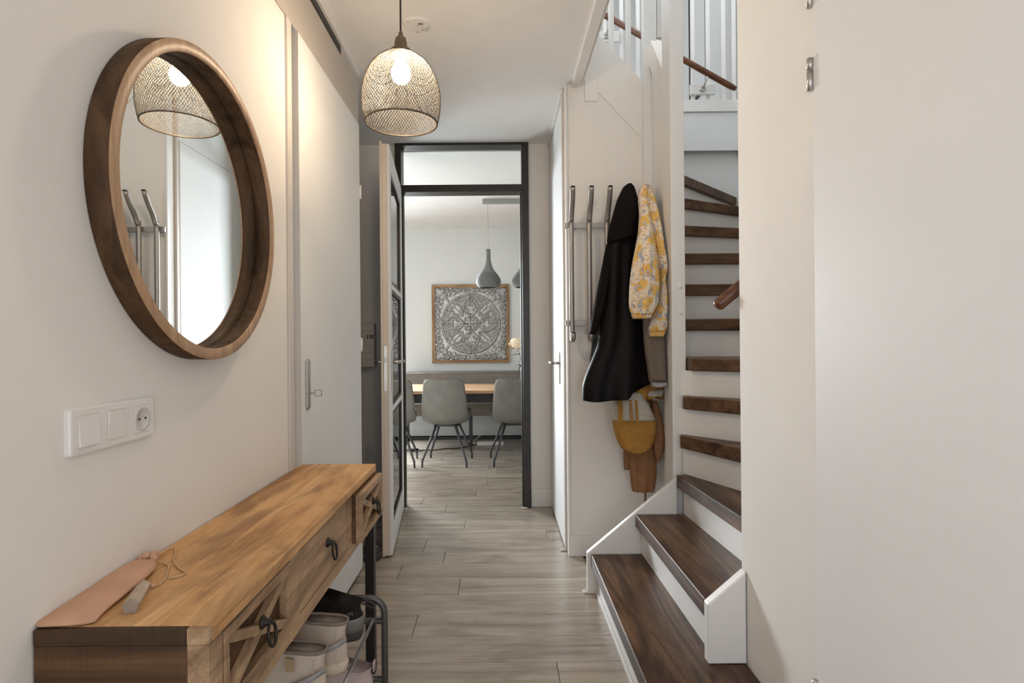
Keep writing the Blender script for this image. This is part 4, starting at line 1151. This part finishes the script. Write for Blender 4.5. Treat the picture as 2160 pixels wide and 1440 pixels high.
tb = thing('dining_table', (0, 5.95, 0), 'wooden dining table with a black apron beyond the doorway', 'table')
for i in range(6):
    ya = 5.52 + i * .15
    obj('top_board', MB().box(-1.22, 1.22, ya + .0005, ya + .1495, .682, .712), 'tabletop', tb, bevel=.002)
obj('apron', MB().box(-1.12, 1.12, 5.60, 5.625, .585, .6815).box(-1.12, 1.12, 6.30, 6.325, .585, .6815), 'black', tb)
for x in (-1.11, 1.11):
    for y in (5.64, 6.28):
        obj('leg', MB().box(x - .035, x + .035, y - .035, y + .035, 0, .6815), 'black', tb, bevel=.002)
bn = thing('dining_bench', (-.1, 6.65, 0), 'long grey leather bench with a padded back against the wall', 'bench')
obj('backrest', MB().box(-1.16, 1.3, 6.80, 6.90, .47, .834), 'leather_dark', bn, smooth=False, bevel=.025, bseg=4)
obj('back_piping', MB().tube([(-1.15, 6.798, .815), (1.29, 6.798, .815)], .006, 8), 'leather_dark', bn, smooth=True)
obj('seat', MB().box(-1.12, 1.26, 6.36, 6.80, .352, .500), 'leather_dark', bn, bevel=.03, bseg=4)
for x in (-1.13, -.345, .45, 1.24):
    obj('leg', MB().box(x - .02, x + .02, 6.46, 6.50, 0, .352), 'leg_metal', bn, bevel=.002) if x > -1 and x < 1.2 else obj('side_frame', MB().box(x - .015, x + .015, 6.375, 6.90, 0, .03).box(x - .015, x + .015, 6.87, 6.90, .03, .36).box(x - .015, x + .015, 6.375, 6.405, .03, .352), 'leg_metal', bn)
obj('floor_rail', MB().box(-1.12, 1.22, 6.875, 6.90, .0, .025), 'leg_metal', bn)

# vase with peony on the table
va = thing('peony_vase', (.225, 5.95, .712), 'peach peony in a slim glass vase beside the right door post', 'flower vase')
obj('vase', MB().lathe([(.034, 0), (.036, .01), (.028, .12), (.03, .20), (.036, .23)], (.225, 5.95, .7125), 24, caps=False), 'glass', va, smooth=True, solid=.003)
M['petal'] = plain('peach_petal', lin(250, 230, 206), .6, var=.12, nscale=40, spec=.2)
M['petal_in'] = plain('deep_peach_petal', lin(246, 208, 158), .6, var=.12, nscale=40, spec=.2)
M['leaf'] = plain('peony_leaf', lin(82, 108, 64), .5, var=.2, nscale=20)
M['stem'] = plain('peony_stem', lin(112, 132, 76), .5, var=.1)
fc = Vector((.172, 5.90, 1.168))
obj('stem', MB().tube(smooth_pts([(.225, 5.95, .73), (.224, 5.945, .95), (.205, 5.93, 1.05), (fc.x + .008, fc.y + .005, fc.z - .05)], 5), .0035, 7), 'stem', va, smooth=True)
rnd = random.Random(5)
NP = 46
for k in range(NP):
    lv = k / (NP - 1)
    th = k * 2.39996
    ct_ = 1 - 1.55 * lv                        # from the crown down to just below the equator
    st_ = math.sqrt(max(0, 1 - ct_ * ct_))
    dv = Vector((st_ * math.cos(th), st_ * math.sin(th), ct_))
    R_ = .040 + .026 * lv + rnd.uniform(-.004, .006)
    e1 = dv.cross(Vector((0, 0, 1)) if abs(dv.z) < .95 else Vector((1, 0, 0))).normalized()
    e2 = e1.cross(dv)                          # towards the crown
    wa, ha = .50 + .10 * rnd.random(), .62
    tw = rnd.uniform(-.5, .5)
    G = []
    for i in range(6):
        v_ = -1 + 2 * i / 5
        row = []
        for j in range(5):
            u = -1 + 2 * j / 4
            a = u * wa * math.sqrt(max(.05, 1 - .8 * max(0, -v_) ** 2 - .35 * max(0, v_) ** 4))
            b_ = v_ * ha
            a, b_ = a * math.cos(tw) - b_ * math.sin(tw) * .4, b_ * math.cos(tw) + a * math.sin(tw) * .4
            p = (dv + e1 * math.tan(a) + e2 * math.tan(b_)).normalized()
            rr_ = R_ * (1 + .20 * max(0, v_) ** 2 + .10 * u * u + rnd.uniform(-.04, .04)) - (.018 if i == 0 else 0)
            row.append(fc + p * rr_)
        G.append(row)
    obj('petal', MB().grid(G), 'petal_in' if lv < .35 else 'petal', va, smooth=True)
for k, (bx, by, bz, dx, dy, dz) in enumerate([(.205, 5.925, 1.06, -.09, -.02, -.005), (.215, 5.93, 1.02, .06, -.03, -.05), (.21, 5.93, 1.04, -.03, .04, .03), (.218, 5.935, .99, -.05, -.03, -.07), (.19, 5.915, 1.10, -.05, -.02, -.03), (.195, 5.92, 1.11, .06, 0, .01), (.215, 5.93, 1.03, -.04, -.03, -.10)]):
    b0, dv = Vector((bx, by, bz)), Vector((dx, dy, dz))
    sid = dv.cross(Vector((0, .3, 1))).normalized()
    G = [[b0 + dv * (i / 6) + sid * (.017 * math.sin(PI * (i / 6) ** .8) * u) + Vector((0, 0, .004 * (1 - u * u) - .012 * (i / 6) ** 2)) for u in (-1, 0, 1)] for i in range(7)]
    obj('leaf', MB().grid(G), 'leaf', va, smooth=True)

# pendant fixture over the table
pf2 = thing('pendant_fixture', (.1, 5.6, 2.6), 'grey ceiling bar with two pierced vase-shaped pendant shades', 'pendant lamp')
M['greymetal'] = plain('grey_lacquer', (.30, .30, .29, 1), .5, var=.05)
M['greyshade'] = plain('grey_pierced_metal', (.17, .17, .165, 1), .7, var=.06)
obj('ceiling_bar', MB().box(-.163, .85, 5.57, 5.63, 2.558, 2.5995), 'greymetal', pf2, bevel=.003)
for x in (-.112, .245, .60):
    obj('cable', MB().tube([(x, 5.6, 2.558), (x, 5.6, 2.10)], .0022, 6), 'canvas', pf2, smooth=True)
    pr_ = [(.021, 2.105), (.0225, 2.02), (.026, 1.985), (.038, 1.935), (.062, 1.89), (.094, 1.85), (.117, 1.81), (.1215, 1.785), (.116, 1.755), (.101, 1.735), (.088, 1.725)]
    sp_ = smooth_pts([(r, 0, z) for r, z in pr_], 3)
    s_ = obj('shade', MB().lathe([(p.x, p.z) for p in sp_], (x, 5.6, 0), 36, caps=False), 'greyshade', pf2, smooth=True, solid=.004)
    mb = MB()
    for i in range(11):
        zz = 1.735 + i * .0125
        # radius at this height
        r = None
        for a, b_ in zip(sp_[:-1], sp_[1:]):
            if b_.z <= zz <= a.z:
                r = a.x + (b_.x - a.x) * (a.z - zz) / max(1e-6, a.z - b_.z)
        if r is None:
            continue
        for j in range(34):
            an = 2 * PI * (j + .5 * (i % 2)) / 34
            c, s = math.cos(an), math.sin(an)
            h = .0058
            q = []
            for du, dz in ((-h, 0), (0, -h), (h, 0), (0, h)):
                q.append((x + (r + .0032) * c - du * s, 5.6 + (r + .0032) * s + du * c, zz + dz))
            mb.add(q, [(0, 1, 2, 3)])
    ho = obj('piercings', mb, 'black', s_)
    ho['kind'] = 'stuff'

# ------------------------------------------------------------------ carved silver panel
ar = thing('carved_wall_panel', (-.357, 7.05, 1.41), 'square silver carved mandala panel in a brown wooden frame', 'wall art')
AX0, AX1, AZ0, AZ1 = -.845, .118, .926, 1.900
fw = .038
obj('frame_side', MB().box(AX0, AX0 + fw, 7.005, 7.0495, AZ0, AZ1), 'artframe', ar, bevel=.002)
obj('frame_side', MB().box(AX1 - fw, AX1, 7.005, 7.0495, AZ0, AZ1), 'artframe', ar, bevel=.002)
M['artframe_x'] = wood('art_frame_wood_x', lin(110, 82, 54), lin(158, 124, 88), lin(182, 148, 110), 'X', 1.5, .6, .4, .4)
obj('frame_rail', MB().box(AX0 + fw, AX1 - fw, 7.006, 7.0495, AZ0, AZ0 + fw), 'artframe_x', ar, bevel=.002)
obj('frame_rail', MB().box(AX0 + fw, AX1 - fw, 7.006, 7.0495, AZ1 - fw, AZ1), 'artframe_x', ar, bevel=.002)
# relief computed on one quadrant (0..1, 0..1 from the centre) and mirrored
GN = 96
gx, gz = np.meshgrid(np.linspace(0, 1, GN), np.linspace(0, 1, GN), indexing='ij')
H = np.zeros((GN, GN))
def ridge(pts, wdt, hgt):
    global H
    pts = np.array(pts)
    dmin = np.full((GN, GN), 9.0)
    for p in pts:
        dmin = np.minimum(dmin, np.hypot(gx - p[0], gz - p[1]))
    H = np.maximum(H, hgt * np.clip(1 - (dmin / wdt) ** 2, 0, 1) ** .7)
def line(p, q, n=20):
    return [(p[0] + (q[0] - p[0]) * i / n, p[1] + (q[1] - p[1]) * i / n) for i in range(n + 1)]
def spiral(c, r, a0, turns, n=26):
    return [(c[0] + r * (1 - .85 * i / n) * math.cos(a0 + turns * 2 * PI * i / n), c[1] + r * (1 - .85 * i / n) * math.sin(a0 + turns * 2 * PI * i / n)) for i in range(n + 1)]
def both(pts, w_, h_):
    ridge(pts, w_, h_)
    ridge([(b_, a) for a, b_ in pts], w_, h_)
ridge([(.80 * math.cos(a), .80 * math.sin(a)) for a in np.linspace(0, PI / 2, 90)], .034, .95)
ridge([(.745 * math.cos(a), .745 * math.sin(a)) for a in np.linspace(0, PI / 2, 90)], .014, .45)
# pointed petals on the axes, leaf on the diagonal
both([(.24 * math.sin(PI * t) * (1 - .35 * t) + .0, .20 + .56 * t) for t in np.linspace(0, 1, 50)], .030, 1.0)
both([(.15 * math.sin(PI * t) * (1 - .3 * t), .24 + .40 * t) for t in np.linspace(0, 1, 40)], .018, .6)
both([(.22 + .34 * t - .085 * math.sin(PI * t), .22 + .34 * t + .085 * math.sin(PI * t)) for t in np.linspace(0, 1, 40)], .020, .8)
ridge(line((.24, .24), (.54, .54)), .014, .6)
both(spiral((.09, .36), .060, 0, 1.1), .018, .75)
both(spiral((.06, .52), .045, 1, 1.1), .016, .7)
# centre rosette
for k in range(3):
    a = PI / 4 * k
    ridge([(.075 * math.cos(a) + .04 * math.cos(t), .075 * math.sin(a) + .04 * math.sin(t)) for t in np.linspace(0, 2 * PI, 30)], .018, .9)
    ridge([(.16 * math.cos(a) + .05 * math.cos(t), .16 * math.sin(a) + .05 * math.sin(t)) for t in np.linspace(0, 2 * PI, 30)], .020, .9)
ridge([(0, 0)], .045, 1.0)
# scrolls in the ring and in the corner spandrel
rs = random.Random(11)
for c in ((.28, .62), (.20, .69), (.37, .57), (.44, .60), (.30, .50), (.12, .66), (.36, .68), (.50, .50)):
    both(spiral(c, .050, rs.uniform(0, 6), 1.1), .015, .62)
for c, r in (((.93, .93), .07), ((.78, .90), .075), ((.66, .92), .065), ((.54, .90), .065), ((.42, .93), .06), ((.30, .92), .055), ((.18, .93), .05), ((.07, .92), .045), ((.80, .76), .075), ((.90, .80), .055), ((.70, .80), .05), ((.60, .82), .04), ((.47, .83), .035)):
    both(spiral(c, r, rs.uniform(0, 6.28), 1.25), .020, .85)
both(smooth2 := [(.62 + .36 * t, .62 + .30 * t + .05 * math.sin(PI * t)) for t in np.linspace(0, 1, 40)], .018, .8)
both([(.10 + .72 * t, .86 + .03 * math.sin(9 * t)) for t in np.linspace(0, 1, 60)], .014, .6)
m, nt, b = nm('silver_carving')
v = coords(nt, (1, 1, 1))
geo = N(nt, 'ShaderNodeNewGeometry')
nz = noise(nt, v, 35, 4)
c_ = ramp(nt, nz, [(.3, (.26, .25, .24, 1)), (.55, (.46, .45, .44, 1)), (.75, (.56, .55, .54, 1))])
nt.links.new(c_, b.inputs['Base Color'])
b.inputs['Metallic'].default_value = .6
b.inputs['Roughness'].default_value = .42
M['silver'] = m
cxm, czm = (AX0 + AX1) / 2, (AZ0 + AZ1) / 2
half = (AX1 - AX0) / 2 - fw
halfz = (AZ1 - AZ0) / 2 - fw
for sx in (-1, 1):
    for sz in (-1, 1):
        P_ = [[(cxm + sx * (.0025 + (half - .0025) * gx[i, j]), 7.034 - .030 * H[i, j], czm + sz * (.0025 + (halfz - .0025) * gz[i, j])) for j in range(GN)] for i in range(GN)]
        obj('carved_tile', MB().grid(P_), 'silver', ar, smooth=True)
obj('backing', MB().box(AX0 + .01, AX1 - .01, 7.036, 7.049, AZ0 + .01, AZ1 - .01), 'black', ar)

# cables on the dining floor
pst = thing('power_strip', (-.05, 6.5, 0), 'white power strip on the floor under the dining table', 'power strip')
obj('housing', MB().box(-.275, .03, 6.47, 6.53, 0, .042), 'switch', pst, bevel=.006)
M['redled'] = plain('red_switch', (.6, .05, .03, 1), .4)
obj('switch', MB().box(-.02, .005, 6.485, 6.515, .042, .047), 'redled', pst, bevel=.002)
cb = thing('power_cable', (-.7, 6.3, 0), 'thin black cable with an inline plug on the dining floor', 'cable')
obj('cable', MB().tube(smooth_pts([(-.28, 6.50, .012), (-.36, 6.42, .006), (-.48, 6.30, .006), (-.60, 6.28, .006), (-.72, 6.20, .006), (-.82, 6.20, .006), (-.90, 6.17, .006)], 6), .005, 7), 'black', cb, smooth=True)
obj('inline_plug', MB().tube([(-.90, 6.17, .017), (-.92, 6.168, .017), (-1.0, 6.15, .017)], [.009, .016, .014], 10), 'black', cb, smooth=True)
obj('plug_tail', MB().tube(smooth_pts([(-1.0, 6.15, .012), (-1.08, 6.13, .005), (-1.2, 6.14, .005)], 5), .003, 6), 'grey_band', cb, smooth=True)
wc = thing('white_cable', (-.2, 6.9, 0), 'thin white cable looping down behind the bench seat', 'cable')
obj('cable', MB().tube(smooth_pts([(-.14, 6.78, .34), (-.12, 6.83, .25), (-.18, 6.86, .12), (-.28, 6.82, .03), (-.34, 6.75, .006), (-.40, 6.72, .006), (-.33, 6.62, .006), (-.276, 6.52, .012)], 6), .004, 7), 'switch', wc, smooth=True)
